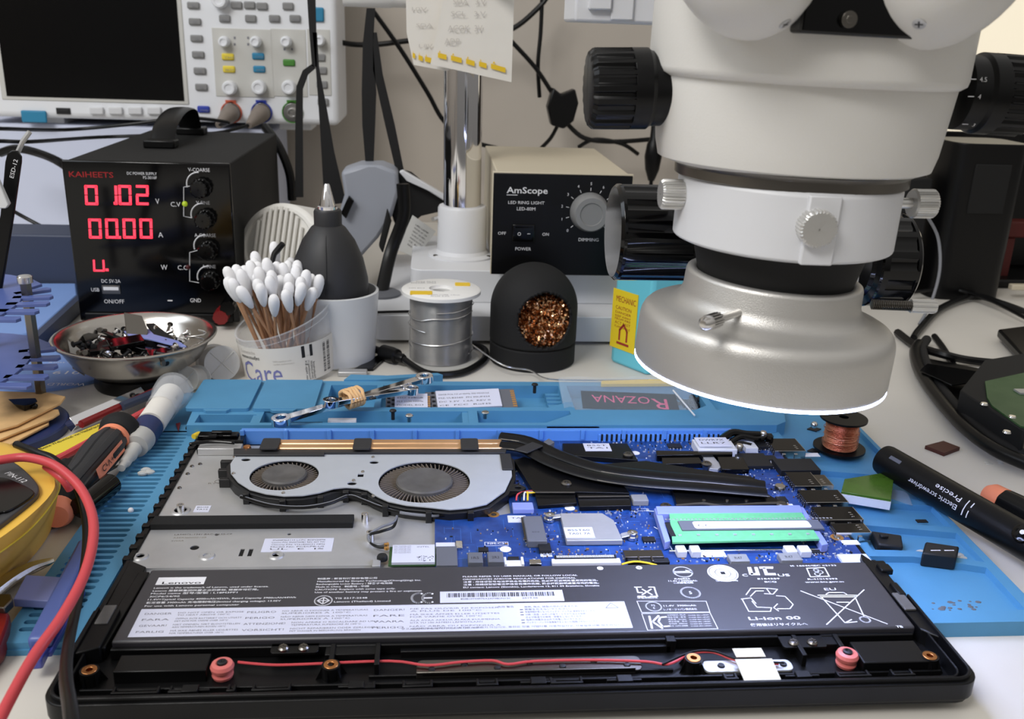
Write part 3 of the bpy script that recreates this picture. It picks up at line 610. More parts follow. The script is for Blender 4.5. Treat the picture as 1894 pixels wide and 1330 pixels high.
# shield, sticker, screws
cp('metal_shield',[(1036,949),(1114,949),(1135,962),(1152,999),(1048,1000)],13.8,11,'steel_sheet',lb='bright silver shield plate'); sticker('code_sticker',(1047,995),(1095,975),14.1,board,["8SST60","TA01 7A"])
for px,py in ((1017,953),(1170,986)):
    x,y=pc(px,py,14); pt('spring_screw',MB().lathe([(3,11),(3,12.4),(2.2,12.6),(2.2,13.6),(2.6,13.8),(2.6,14.5),(1.9,14.9),(.9,14.9),(.8,14.2),(0,14.2)],(x,y,0),seg=20),'steel_bright',par=board)
cp('shield_ear',[(1020,952),(1036,950),(1038,956),(1022,958)],13.6,13,'steel_sheet'); cp('shield_ear',[(1148,986),(1170,981),(1172,989),(1150,994)],13.6,13,'steel_sheet')
# connectors, inductors, chips
o=cb('card_connector',(976,1001),(1002,954),14.5,'chip_grey',bev=.4); cb('card_connector',(971,998),(977,956),12.5,'steel_dark')
cb('power_connector',(949,942),(985,929),13.4,'lavender',bev=.3); 
for k,c in enumerate(('cable_red','cable_black','cup_white','print_yellow')):
    pt('fan_lead',MB().tube(path([(955+k*7,926),(958+k*6,914-k),(975,909+k),(992,908+k)],[13,15,14.5,13]),.5,6,4),c,par=board)
cb('inductor',(866,1040),(892,1021),14.2,'chip_grey',bev=.4); cb('inductor',(903,1039),(930,1020),14.2,'chip_grey',bev=.4); cb('inductor',(1171,926),(1195,914),14,'knob_grey',bev=.4)
cb('inductor',(1352,1038),(1380,1024),13.8,'knob_grey',bev=.4); cb('inductor',(1446,1036),(1476,1022),13.8,'knob_grey',bev=.4)
e=MB()
for px,py,t,z in ((866,1034,"1R5",14.25),(904,1033,"2R2",14.25),(1354,1034,"R47",13.85),(1448,1032,"R47",13.85)): 
    tl(e,t,px+6,py,px+20,2.2,z)
tl(e,"B13/1Z",985,985,998,1.2,14.55); pt('chip_marking',e,'print_black',par=board,smooth=False)
e=MB(); tl(e,"NM-C36",902,1007,938,1.7,zp+.06,True); p=at(897,1009,zp); e.pl([(p.x,p.y-.4),(p.x+11.5,p.y-.4),(p.x+11.5,p.y+3),(p.x,p.y+3)],.3,zp+.06,True)
for px,py in ((1420,925),(1010,918),(1190,945),(1090,815)): p=at(px,py,zp); e.pl([(p.x-3,p.y),(p.x+3,p.y),(p.x+3,p.y+2.4),(p.x-3,p.y+2.4)],.25,zp+.06,True)
for q in ([(1210,975),(1222,982),(1245,1020)],[(1245,1020),(1300,1022)],[(1195,945),(1240,948)]): e.pl(xy(q,zp),.5,zp+.07)
for px,py in ((935,1016),(1054,940),(1175,838)): p=at(px,py,zp); e.flat(circ(p.x,p.y,2.8,20),zp+.06)
for a_,c_ in (((1288,1031),(1340,1022)),((1415,866),(1455,855)),((1440,940),(1465,932)),((1560,1008),(1585,999)),((1000,1030),(1020,1022)),((1490,845),(1512,838))): q=R4(a_,c_,zp); e.add([(q[0],q[1],zp+.06),(q[2],q[1],zp+.06),(q[2],q[3],zp+.06),(q[0],q[3],zp+.06)],[(0,1,2,3)])
pt('board_marking',e,'print_white',par=board,smooth=False)
for px,py,r in ((913,952,3),(1452,873,3),(1548,994,3.4)):
    p=at(px,py,zp); pt('screw_hole_ring',MB().lathe([(r,zp),(r,zp+.12),(r*.5,zp+.12),(r*.5,zp)],(p.x,p.y,0),seg=24),'gold',par=board); pt('screw_hole_centre',MB().lathe([(0,zp+.1),(r*.4,zp+.1),(r*.4,zp)],(p.x,p.y,0),seg=12),'steel_bright',par=board)
def ic(fl,br,z,legs=4,m='chip_black'):
    a=R4(fl,br,z); b=MB().box(a[0],a[1],zp+.3,a[2],a[3],z); b.cur=1; n=legs
    for k in range(n):
        x=a[0]+(a[2]-a[0])*(k+.5)/n; b.box(x-.25,a[1]-.9,zp,x+.25,a[1],zp+.7); b.box(x-.25,a[3],zp,x+.25,a[3]+.9,zp+.7)
    pt('integrated_circuit',b,[m,'solder'],par=board,bevel=.1)
for q in (((1190,1000),(1210,992),12.2),((998,1018),(1017,1004),12.8),((1375,862),(1412,838),13),((1237,827),(1258,820),12),((885,1019),(903,1012),12),((1395,826),(1420,815),13),((1440,905+22),(1452,918),12),((1350,1045),(1370,1040),11.5),((1380,830),(1402,822),12),((1418,850),(1432,842),12),((1500,1022),(1515,1015),11.6),((1480,960),(1490,955),11.5)): ic(*q)
cb('chip_module',(1292,832),(1350,812),16,'enamel_light',bev=.4); sticker('code_sticker',(1294,826),(1342,809),17,board,["DWR7X","LLR7"])
x,y=pc(1443,898,14.5); pt('capacitor',MB().lathe([(3.1,zp),(3.3,13.4),(2.8,14.5),(0,14.6)],(x,y,0),seg=24),'steel_bright',par=board)
b=MB(); a=R4((1022,1040),(1146,1030),13); b.box(a[0],a[1],zp,a[2],a[3],12.4); b.cur=1; b.box(a[0]+1.5,a[3]-.6,zp,a[2]-1.5,a[3]+2.2,13); b.cur=0
for k in range(38): b.box(a[0]+2.5+k*(a[2]-a[0]-5)/38,a[3]-.2,12.9,a[0]+3+k*(a[2]-a[0]-5)/38,a[3]+1.6,13.25)
pt('ribbon_connector',b,['print_white','chip_black'],par=board,bevel=.15)
b=MB(); a=R4((933,1045),(968,1034),12); b.box(a[0],a[1],zp,a[2],a[3],11.4); b.box(a[0],a[1],zp,a[0]+1.2,a[3]+1.5,12.4); b.box(a[2]-1.2,a[1],zp,a[2],a[3]+1.5,12.4); b.cur=1; b.box(a[0]+2,a[3],zp,a[2]-2,a[3]+2,12.3)
pt('ribbon_connector',b,['print_white','chip_black'],par=board,bevel=.15)
cb('ribbon_connector',(980,1043),(1000,1034),12.4,'steel_bright')
b=MB(); a=R4((1158,1036),(1224,1020),13); b.box(a[0],a[1]+2,zp,a[2],a[3]+1,13.4); b.cur=1; b.box(a[0]+1,a[1]-1.5,zp,a[2]+2,a[1]+2.6,12.6); b.cur=0
for k in range(1,3): x=a[0]+(a[2]-a[0])*k/3; b.box(x-.5,a[1]-2,12.6,x+.5,a[1]+3,13.6)
pt('battery_connector',b,['steel_dark','chip_black'],par=board,bevel=.2)
pt('battery_lead',MB().tube(path([(1150,1044),(1172,1039),(1195,1041),(1215,1046)],13.5),.5,6,4),'print_yellow',par=board)
cb('insulating_tape',(806,1024),(842,1003),11.2,'label_white',lb='white square on the board edge'); cb('ribbon_connector',(843,1013),(855,1000),12,'steel_bright')
cb('insulating_tape',(940,966),(972,953),11,'label_white'); sticker('code_sticker',(942,964),(972,954),11.2,board,["TA1"])
cb('insulating_tape',(807,1046),(845,1010),12.2,'chip_grey',lb='grey tape over a card slot')
# wireless card
b=MB(); a=R4((718,1044),(806,1008),12.4); b.box(a[0],a[1]+.5,10.8,a[2],a[3],11.6); card=part(pt('wireless_card',b,'pcb_dark_green'),'wireless card with a white label'); 
W=MB(); W.box(a[0]+1.5,a[1]+.8,11.6,a[2]-.5,a[3]-.5,12.9); W.cur=1
for i in range(5): txt(W,"MAC 7C2A31B0 WFM",(a[0]+2.3,a[3]-2.2-i*1.5,12.94),.8,8)
rr=random.Random(8)
for i in range(36):
    x=a[2]-9+rr.randint(0,15)*.5; y=a[1]+1.6+rr.randint(0,9)*.5; W.box(x,y,12.9,x+.42,y+.42,12.95)
txt(W,"INTEL",(a[2]-9,a[3]-3,12.94),1,6); pt('card_shield',W,['label_white','print_black'],par=card,smooth=False)
x,y=pc(707,1030,12.5); pt('screw',MB().lathe([(0,13.6),(2.2,13.4),(2.6,12.6),(2.6,11)],(x,y,0),seg=16),'chip_black',par=card)
for k,c in enumerate(('cable_grey','cable_black')):
    pt('antenna_wire',MB().tube(path([(716,1005+k*7),(700,1008+k*4),(686,1004),(682,990),(705,975+k*8),(728,966+k*8),(734,955)],[13,12.5,12,13,15,15,13]),.75,7,6),c)
    x,y=pc(715,1006+k*7,13.2); pt('antenna_plug',MB().lathe([(0,13.6),(1.2,13.5),(1.3,12.4)],(x,y,0),seg=12),'gold',par=card)
cb('end_bracket',(688,1047),(704,1035),12,'steel_sheet',par=LP)
# ports on the right edge
def port(fl,br,z,m='black_gloss',frame=True):
    a=R4(fl,br,z); b=MB().box(a[0],a[1],8.5,a[2],a[3],z); b.cur=1
    if frame:
        b.box(a[0]-.4,a[1]-.5,8.5,a[2]+.3,a[1],z-.2); b.box(a[2],a[1]-.5,8.5,a[2]+.5,a[3]+.3,z-.2)
        for k in range(6): b.box(a[0]-.9,a[1]+1+k*(a[3]-a[1]-2)/6,zp,a[0],a[1]+1.5+k*(a[3]-a[1]-2)/6,z-1)
        for k in (.3,.7): b.box(a[0]+(a[2]-a[0])*k-1,a[1]-1.2,8.5,a[0]+(a[2]-a[0])*k+1,a[1]-.4,z-2.2)
        for k in range(3): b.box(a[2]-5,a[1]+2+k*2.2,z,a[2]-3.4,a[1]+2.5+k*2.2,z+.2)
    return pt('port',b,[m,'steel_bright'],bevel=.25)
for q in (((1492,928),(1549,906),15),((1518,960),(1576,937),15),((1548,984),(1596,967),13.5),((1434,833),(1470,811),14.5)): port(*q)
port((1445,870),(1500,848),14.5,'chip_black',False); port((1471,898),(1498,873),14.5); port((1499,897),(1524,878),13.5,'steel_dark')
port((1560,1040),(1602,1024),12,'enamel_light',False)
b=MB(); rr=random.Random(2)
b.tube(path([(1335,812),(1355,800),(1380,803),(1410,805),(1428,812)],[15,18,17,16,15]),2.4,8); b.tube(path([(1345,822),(1370,808),(1400,812),(1425,806)],[14,16,16,15]),1.8,8); b.tube(path([(1350,830),(1365,820),(1390,824)],13.5),1.6,8)
pt('hinge',b,'black_gloss'); 
for px,py in ((1412,800),(1368,824)): x,y=pc(px,py,18); pt('screw',MB().lathe([(0,19),(1.8,18.8),(2.4,17.8),(2.4,15)],(x,y,0),seg=14),'steel_bright')
cb('bracket',(1380,829),(1393,816),14,'enamel_light',par=LP)
# ---------------- blue silicone work mat with trays ----------------
WM=thing('silicone_work_mat','blue silicone repair mat with storage trays and slotted left edge under the laptop','mat',(15,200,0))
b=MB()
TZ=13
def X(px,py,z=TZ): p=at(px,py,z); return p.x,p.y
mx0,mx1,my0=-216,243,51
outl=[(-216,51),(242,51),(245,70),(246,170),(250,290),(238,325),(205,344),(-210,344),(-216,338)]
# base sheet
b.prism([(-216,51),(241,51),(243,53),(250,290),(238,326),(205,344),(-210,344),(-216,336)],0,2.6)
# slotted left part : ribs between slots
x0,x1=-211,-190
sl=[]; y=60
while y<266: sl.append(rrect(x0,y,x1,y+3,1.4,3)[::-1]); y+=5.2
b.prism([(-216,52),(-184,52),(-184,270),(-216,270)],2.6,5.6,sl); b.box(-184,52,2.6,-183,276,4.4); b.box(-183,100,2.6,-182.7,276,5.0); b.box(-182.7,100,2.6,-170,276,4.6)
b.box(-216,268,2.6,-170,280,5.6)
# raised centre and right side
b.prism([(-170,54),(120,54),(120,262),(-170,262)],2.6,4.2)
b.prism([(120,54),(180,54),(180,262),(120,262)],2.6,4.2)
# right side compartments : slanted walls with pits
b.prism([(180,51),(241,51),(250,290),(238,326),(180,300)],2.6,4.0)
pits=[[(1610,1060),(1628,1056),(1830,1085),(1850,1165),(1690,1165)],[(1550,985),(1600,978),(1765,1000),(1820,1060),(1640,1048)],[(1570,930),(1700,940),(1757,985),(1625,965)],[(1530,870),(1590,878),(1700,925),(1560,925)]]
outer=[(180,51),(241,51),(250,290),(238,326),(205,326),(180,290)]
outer2=[(182,51),(241.5,51),(250,290),(240,322),(200,322),(182,280)]
hol=[]
for q in ([(184,60),(235,60),(237,96),(205,107),(182,108)],[(186,114),(207,113),(239,101),(240,130),(190,140)],[(188,146),(241,136),(242,160),(190,168)],[(190,174),(242,166),(243,196),(192,206)],[(190,214),(244,204),(247,280),(236,312),(200,312),(190,290)]):
    hol.append(q[::-1])
b.prism(outer2,4.0,7.6,hol)
# tray block at the back
zt=TZ
yb0,yb1,yf,yr=262,290,264,344
xl,xr=-190,196
tray=[(-190,262),(188,262),(196,268),(205,300),(203,341),(-196,341)]
front=[(-146,266),(-14,266),(-14,285),(-146,285)]
h2=[(-8,266),(36,266),(54,280),(54,286),(-8,286)]
h0=[(-186,266),(-150,266),(-150,279),(-186,279)]
h3=[(-108,292),(-76,292),(-76,333),(-108,333)]
h4=[(-72,292),(40,292),(52,300),(52,333),(-72,333)]
h5=[(58,288),(140,288),(150,296),(150,333),(58,333)]
h6=[(155,288),(178,288),(186,300),(186,330),(155,330)]
H=[h[::-1] for h in (front,h2,h0,h3,h4,h5,h6)]
b.prism(tray,3.4,zt,H)
b.prism(tray,2.6,3.5)
for k in range(5): b.box(42,296+k*7,3.4,60,300+k*7,9)
b.box(-18,265,3.4,-10,286,zt-.6).box(-152,265,3.4,-148,280,zt-.4)
b.prism([(-100,341),(-78,341),(-30,352),(-34,356),(-70,350),(-96,352)],8,zt+1) # curled tool rest behind the trays
b.prism([(36,262),(70,262),(70,272),(52,272)],3.4,zt-1)
pt('mat_body',b,'silicone',par=WM,bevel=.7)
b=MB()
b.box(-215,53,2.6,-186,268,2.75); part(pt('slot_floor',b,'silicone_shaded',par=WM),'blue bottom of the slots, coloured darker for the shade in them')
for x0_,x1_ in ((-196,-156),(-153.5,-114)):
    b=MB(); P=rrect(x0_,284,x1_,337,2); b.prism(P,zt,zt+2.4); xm=(x0_+x1_)/2
    b.prism([(xm-9,284.5),(xm-6.5,281),(xm+6.5,281),(xm+9,284.5)],zt,zt+2); part(pt('tray_lid',b,'silicone',par=WM,bevel=.6),'flat lid with a finger tab')
# embossed shapes in the right compartments
e=MB()
for t,x,y in (("REPAIR MAT",196,180),("SILICONE",200,150)): txt(e,t,(x,y,4.06),3,30)
pt('embossed_text',e,'silicone',par=WM,smooth=False)
# ---------------- stereo microscope ----------------
MC=(101,80)
ms=thing('stereo_microscope','large light grey stereo microscope head with black zoom knobs hanging over the laptop','microscope',(101,80,150))
F0=MX.Translation(V((101,80,0)))@MX.Rotation(math.radians(1.0),4,'Y')
def mp(name,mb,m,par=ms,**k): return mb.build(name,m,par,**k)
b=MB(F0); b.lathe([(48,204),(53.5,206),(55,212),(57.5,236),(57.5,238)],seg=72,sy=.86)
b.lathe([(57.5,236.5),(59.8,238),(60.3,240),(60.6,300)],seg=72,sy=.9)
mp('body',b,'enamel_grey',ang=50)
b=MB(F0); b.lathe([(43,198),(46,199.5),(46,203),(48.5,205)],seg=60,sy=.92); part(mp('seam_ring',b,'steel_dark'),'dark metal seam ring')
b=MB(F0); b.lathe([(41.5,173.5),(43.8,174.5),(43.8,198.5),(42,200)],seg=64); b.box(-8.5,-45,173.8,3.6,-40,199.2)
mp('mounting_ring',b,'enamel_light',bevel=.6)
b=MB(F0); b.lathe([(28.5,146),(29,149),(33.5,166),(36.2,176),(34,178)],seg=56); part(mp('objective_cone',b,'black_matte'),'black tapering objective housing')
b=MB(F0); b.box(-26,-58.5,253,24,-30,330); b.build('front_plate','black_gloss',ms,bevel=1)
p=aty(1568,36,21); b=MB(); b.cyl((p.x,22,p.z),(p.x,19.4,p.z),2.6,2.6,18).cyl((p.x,19.4,p.z),(p.x,19.2,p.z),1.3,1.3,6); mp('socket_screw',b,'steel_dark',bevel=.3)
EL=[]
for px,nm,sc_ in ((1380,-1,1.0),(1760,1,1.12)):
    p=aty(px,-128,32); Ml=MX.Translation(p)@MX.Rotation(math.radians(17*nm),4,'Y'); b=MB(Ml); b.sph((0,0,0),26*sc_,1,1.06,1.3,48,28); mp('eyepiece_prism_housing',b,'enamel_grey'); EL.append((Ml,V((26*sc_,26*1.06*sc_,26*1.3*sc_))))
for (px,py),(cc,ra) in zip(((1452,44),(1700,44)),EL):
    Mi=cc.inverted(); o_=Mi@CAM; d_=Mi.to_3x3()@ray(px,py); f=lambda v: V((v.x/ra.x,v.y/ra.y,v.z/ra.z)); A_=f(d_).dot(f(d_)); B_=2*f(o_).dot(f(d_)); C_=f(o_).dot(f(o_))-1; D_=B_*B_-4*A_*C_
    if D_<0: print('MISS SCREW',px); continue
    v=o_+d_*((-B_-math.sqrt(D_))/(2*A_)); h=cc@v; n_=(cc.to_3x3()@V((v.x/ra.x**2,v.y/ra.y**2,v.z/ra.z**2))).normalized(); u=n_.cross(V((0,0,1))).normalized(); w_=n_.cross(u)
    b=MB(MX(((u.x,w_.x,n_.x,h.x),(u.y,w_.y,n_.y,h.y),(u.z,w_.z,n_.z,h.z),(0,0,0,1)))); b.lathe([(2.1,-1.5),(2.1,.2),(1.8,.35),(0,.35)],seg=18); s1_=mp('cross_head_screw',b,'steel_sheet')
    b=MB(b.M); b.box(-1.3,-.25,.3,1.3,.25,.42).box(-.25,-1.3,.3,.25,1.3,.42); b.build('cross_slot','chip_black',s1_)
def knob(name,p0,p1,r,m,seg=96,ribs=18,rd=1.0,par=ms,rib_from=.5,lab=None):
    p0,p1=V(p0),V(p1); L_=(p1-p0).length; d=(p1-p0).normalized(); b=MB()
    b.lathe([(r*.8,0),(r*.92,.6),(r*.92,L_*.25),(r*.95,L_*.27),(r,L_*.3),(r,L_*rib_from)],p0,d,seg)
    b.lathe([(r,L_*rib_from),(r,L_-2),(r-1.4,L_-.3),(r-2.4,L_)],p0,d,seg,ribs=ribs,rd=rd)
    o=b.build(name,m,par,ang=30,bevel=.15); 
    if lab: part(o,lab)
    return o
a=aty(1240,164,80); c=aty(1087,162,80); knob('zoom_knob',a,(c.x,80,a.z-1),15.2,'black_satin')
a=aty(1765,170,80); c=aty(1900,170,80); kz=knob('zoom_knob',a,(c.x,80,a.z-1),15.6,'black_satin',lab='black zoom knob with white scale numbers')
e=MB()
for t,px,py in (("4.5",1812,151),("4",1808,183),("3",1797,234)):
    zc=a.z; p=aty(px,py,66); th=max(-1,min(1,(p.z-zc)/15.0)); yy=80-math.sqrt(max(0,1-th*th))*15.05-.15; q=aty(px,py,yy)
    txt(e,t,(q.x,q.y-.1,q.z),1.8,None,x=(1,0,0),y=(0,th*.9 if th>0 else th*.9,math.sqrt(1-th*th*.8))); e.tube([(q.x-4,q.y-.1,q.z+.8),(q.x-1.6,q.y-.1,q.z+.8)],.18,4,1)
e.build('scale_marking','print_white',kz,smooth=False)
# mounting ring thumb screws
p=aty(1510,418,36); b=MB(); b.lathe([(2,0),(2,3),(6.8,3),(7,3.5)],(p.x,p.y+5,p.z),(-.05,-1,-.06),48); b.lathe([(7,3.5),(7,8.6),(6.3,9.4),(0,9.4)],(p.x,p.y+5,p.z),(-.05,-1,-.06),96,ribs=32,rd=.45); mp('thumb_screw',b,'knurled')
for px,py,s in ((1275,360,-1),(1676,376,1)):
    p=aty(px,py,78); b=MB(); b.lathe([(2.2,-3),(2.2,2),(5.4,2.2),(6,3)],p,(s,0,0),40); b.lathe([(6,3),(6,11),(5.3,11.8),(0,11.8)],p,(s,0,0),96,ribs=30,rd=.4); mp('thumb_screw',b,'knurled')
# focus rack behind with two large knobs
p0=aty(1290,430,150); b=MB(); xr_=aty(1283,480,165).x; b.box(xr_,118,138,xr_+66,165,190); mp('focus_rack',b,'enamel_light',bevel=2)
b=MB(); b.box(78,118,176,134,135,196); mp('rack_arm',b,'enamel_light',bevel=2)
q0=aty(1282,432,160); q1=aty(1133,428,160); kn=MB(); r=23.5
def fknob(x0,x1,z):
    b=MB(); d=1 if x1>x0 else -1; L_=abs(x1-x0)
    b.lathe([(r-5,-2),(r-4,0),(r-.6,1),(r,2),(r,5)],(x0,160,z),(d,0,0),96); b.lathe([(r,5),(r,L_-3)],(x0,160,z),(d,0,0),96,ribs=14,rd=.9); b.lathe([(r,L_-3),(r,L_-1.5),(r-1.5,L_),(r-4,L_)],(x0,160,z),(d,0,0),96)
    return b.build('focus_knob','black_gloss',ms,ang=30,bevel=.15)
fknob(q0.x,q1.x,q0.z)
q2=aty(1590,480,160); fknob(q2.x,q2.x+22,q2.z)
# ---------------- ring light ----------------
rl=thing('ring_light','silver LED ring light clamped under the microscope, glowing white on its lower rim','lamp',(101,80,117))
F1=MX.Translation(V((101.3,80,119)))@MX.Rotation(math.radians(3),4,'Y')
b=MB(F1); b.lathe([(50,.2),(52.6,.6),(52.9,2),(52.7,17),(52.3,19.5),(51.4,21.5),(50,23),(48,24),(44,25),(41,25.8),(38.8,27.2),(37.2,29.5),(36.3,32),(36,38.8),(35.6,40),(34.6,40.6),(32.6,40.6),(31.8,40),(31.6,18),(50,16)],seg=96); b.build('housing','ring_metal',rl,ang=50)
b=MB(F1); b.lathe([(33,1.2),(33,-.6),(36,-1.1),(50,-1.1),(52.7,-.5),(52.7,.6),(50,1.2)],seg=96); 
b.build('light_diffuser','led_diffuser',rl)
def thumb(px0,py0,px1,py1,y0,y1,r=1.5):
    p=aty(px0,py0,y0); q=aty(px1,py1,y1); d=(q-p); L_=d.length; u=d.normalized(); b=MB()
    b.cyl(p-u*6,p+u*L_*.55,r,r,16); s=p+u*L_*.55; b.lathe([(r,0),(3,.6),(3,L_*.3)],s,u,60,ribs=16,rd=.3); b.lathe([(3,L_*.3),(2.6,L_*.4),(1.4,L_*.45),(0,L_*.46)],s,u,24); return b.build('thumb_screw','steel_bright',rl,bevel=.1)
thumb(1362,580,1300,600,50,30); 
p=aty(1612,563,78); b=MB(); b.cyl(p,(p.x+17,p.y-2,p.z+.3),1.8,1.8,16,ribs=0); 
b.build('thumb_screw_thread','steel_dark',rl); b=MB()
for k in range(22): b.lathe([(1.8,0),(2.25,.25),(1.8,.5)],(p.x+k*.75,p.y-k*.09,p.z),(1,-.1,0),16)
b.build('screw_thread','steel_dark',rl); b=MB()
b.lathe([(2,16),(3,16.4),(3,26),(2.6,27),(0,27)],p,(1,-.1,0),60,ribs=18,rd=.3); b.build('thumb_screw','knurled',rl)
# ---------------- microscope stand ----------------
st=thing('microscope_stand','light grey two-step metal stand base with a chrome pole rising from it','stand',(30,560,0))
b=MB(); b.prism(rrect(-87,465,155,690,8),3,25)
b.build('lower_base','enamel_light',st,bevel=2.5)
b=MB().prism(rrect(-57,506,150,650,10),25,54); b.build('upper_base','enamel_light',st,bevel=3)
b=MB().lathe([(31,54),(31,55.5),(29,56.5),(25,57),(24,58.5),(22.8,60),(22.3,98),(21,100),(17.3,100)],(-11,566,0),seg=48); b.build('pole_socket','enamel_light',st)
for dx,dy in ((-24,-14),(24,-14)): MB().lathe([(0,56.9),(2.4,56.8),(2.6,55)],(-11+dx,566+dy,0),seg=12).build('bolt','steel_dark',st)
MB().cyl((-34,566,88),(-38,560,88),2,2,12).build('set_screw','steel_bright',st)
b=MB().cyl((-11,566,60),(-13,566,340),17,17,64); b.build('pole','chrome',st)
p=aty(1230,20,250); q=aty(1070,20,470)
# horizontal arm and its end fitting at the top of the picture
b=MB(); a0=aty(1055,10,330); a1=aty(1236,14,330); b.box(a0.x,310,zat(a0.x,310,40),a1.x+20,360,310); b.build('arm_clamp','enamel_light',st,bevel=2)
b=MB(); b.box(a0.x+8,306,zat(a0.x,310,20)+1,a0.x+22,311,300).box(a0.x+22,308,zat(a0.x,310,38)+1,a0.x+36,311,300); b.build('clamp_jaw','enamel_light',st,bevel=1)
b=MB(); b.cyl((-20,566,292),(a0.x+20,420,292),4,4,16); b.build('rail','black_satin',st)
a=aty(632,-2,552); b=MB().lathe([(9,0),(9.6,1),(9.6,40),(9,41),(9,60)],(a.x,566,a.z+4),(1,0,0),32); b.build('cross_arm','spool_white',st)
# ---------------- papers stuck to the pole ----------------
def papr(name,poly,y,lab,lines_,curl=0,M=None):
    P=[aty(a,b_,y) for a,b_ in poly]; n=len(P); b=MB()
    # front sheet as a thin slab
    fr=[V((p.x,p.y-curl*(i in(2,)),p.z)) for i,p in enumerate(P)]; b.add([tuple(v) for v in fr]+[(v.x,v.y+.4,v.z) for v in fr],[tuple(range(n)),tuple(range(2*n-1,n-1,-1))]+[(i,(i+1)%n,(i+1)%n+n,i+n) for i in range(n)])
    b.cur=1
    for t,px,py,px2,h in lines_: a=aty(px,py,y-.5-curl*.0); c=aty(px2,py+ (8 if h<0 else 0),y-.5); txt(b,t,a+V((0,-1.5,0)),abs(h),(c-a).length,x=(c-a),y=(0,0,1))
    b.cur=2
    for x0_,y0_,x1_,y1_ in M or []:
        a=aty(x0_,y0_,y-1.6); c=aty(x1_,y1_,y-1.6); d=(c-a); h=4.0
        b.add([a+V((0,0,-h/2)),c+V((0,0,-h/2)),c+V((0,0,h/2)),a+V((0,0,h/2))],[(0,1,2,3)])
        b.add([a+V((d.x*.1,0,h/2)),a+V((d.x*.3,0,h/2)),a+V((d.x*.2,0,h))],[(0,1,2)])
    o=b.build(name,['paper','pencil_mark','print_yellow'],smooth=False); tag(o,lab,'paper','note papers on the microscope pole'); return o
papr('note_paper',[(750,-40),(880,-40),(840,128),(825,131),(765,120),(752,60)],545,'creased white note paper on the pole, the left one tucked behind',[("10V",762,20,790,3),("SDA",770,50,800,3),("1.8V",775,88,800,3)],M=[(763,102,768,104),(774,106,782,109),(786,109,798,112)])
papr('note_paper',[(828,-40),(952,-40),(946,152),(796,119),(812,40)],535,'larger white note paper with faint handwriting, hanging in front on the pole',[("SDA   3.V",838,8,898,4),("SCL   3.V",834,30,898,4),("ACOK  3V",828,58,892,5),("ADP",822,82,850,5)],M=[(810,102,826,106),(834,107,854,112),(862,113,878,118),(886,118,900,122),(908,122,935,130)])
# ---------------- ring light power box ----------------
bx=thing('light_control_box','beige and black dimmer box with a grey dial standing on the stand base','control box',(72,560,54))
b=MB()
b.prism([(14.5,484),(126,484),(126,676),(14.5,676)],58.8,141.5)
b.build('housing','beige_enamel',bx,bevel=1)
yf_=481.5
b=MB(); b.box(10.6,482.2,56.8,127.4,486,143); b.build('front_frame','beige_enamel',bx,bevel=.6); b=MB(); b.box(11.4,yf_,57,126.6,483,141.8); b.build('front_panel','black_satin',bx,bevel=.6)
for x,y in ((36,514),(112,514),(36,640),(112,640)): MB().cyl((x,y,54.1),(x,y,58.7),5,5,16).build('foot','rubber_dark',bx)
def fl(b,t,px0,py,px1,h,y,bold=False):
    a=aty(px0,py,y); c=aty(px1,py+(px1-px0)*.0,y); return txt(b,t,(a.x,y,a.z),h,c.x-a.x,x=(1,0,0),y=(0,0,1),bold=bold)
e=MB(); yt=yf_-.15
fl(e,"AmScope",937,357,1013,5.2,yt,True); fl(e,"LED RING LIGHT",940,377,1007,2.6,yt); fl(e,"LED-80M",956,389,990,2.8,yt); fl(e,"OFF",921,434,936,2.6,yt); fl(e,"ON",1003,436,1015,2.6,yt); fl(e,"POWER",953,463,982,2.8,yt); fl(e,"DIMMING",1070,446,1107,2.8,yt)
kc=aty(1090,392,yf_); 
for k in range(11):
    t=math.radians(222-26.5*k); d=V((math.cos(t),0,math.sin(t))); e.tube([kc+d*17.5+V((0,-.1,0)),kc+d*20+V((0,-.1,0))],.25,4,1)
    q=kc+d*23.5; txt(e,str(k),(q.x,yt,q.z-1.3),2.4,x=(1,0,0),y=(0,0,1),center=True)
a=aty(937,361,yf_); e.box(a.x,yt,a.z,a.x+9,yt+.1,a.z+.5)
e.build('panel_text','print_white',bx,smooth=False)
b=MB().lathe([(16.3,0),(16.3,2),(14.5,11),(13.5,12.5),(9.5,12.6),(9,11.8),(0,11.8)],kc,(0,-1,0),60); b.build('dimmer_knob','knob_grey',bx)
p=aty(968,431,yf_); b=MB().box(p.x-9.5,yf_-2,p.z-7.5,p.x+9.5,yf_+1,p.z+7.5); sw=b.build('power_switch','black_gloss',bx,bevel=.8)
b=MB(); b.add([(p.x-7,yf_-2,p.z-5),(p.x+7,yf_-2,p.z-5),(p.x+7,yf_-2,p.z+5),(p.x-7,yf_-2,p.z+5),(p.x-7,yf_-4.6,p.z-5),(p.x+7,yf_-2.8,p.z-5),(p.x+7,yf_-2.8,p.z+5),(p.x-7,yf_-4.6,p.z+5)],[(4,5,6,7),(0,4,7,3),(0,1,5,4),(3,7,6,2),(1,2,6,5)]); rk=b.build('rocker','black_gloss',sw)
e=MB(); 
for k in range(14): t=2*PI*k/14; t2=2*PI*(k+1)/14; e.tube([(p.x-3.8+1.2*math.cos(t),yf_-4.5,p.z+1.2*math.sin(t)),(p.x-3.8+1.2*math.cos(t2),yf_-4.5,p.z+1.2*math.sin(t2))],.2,4,1)
e.tube([(p.x+3,yf_-3.5,p.z),(p.x+5.4,yf_-3.3,p.z)],.25,4,1); e.build('switch_marking','print_white',sw,smooth=False)
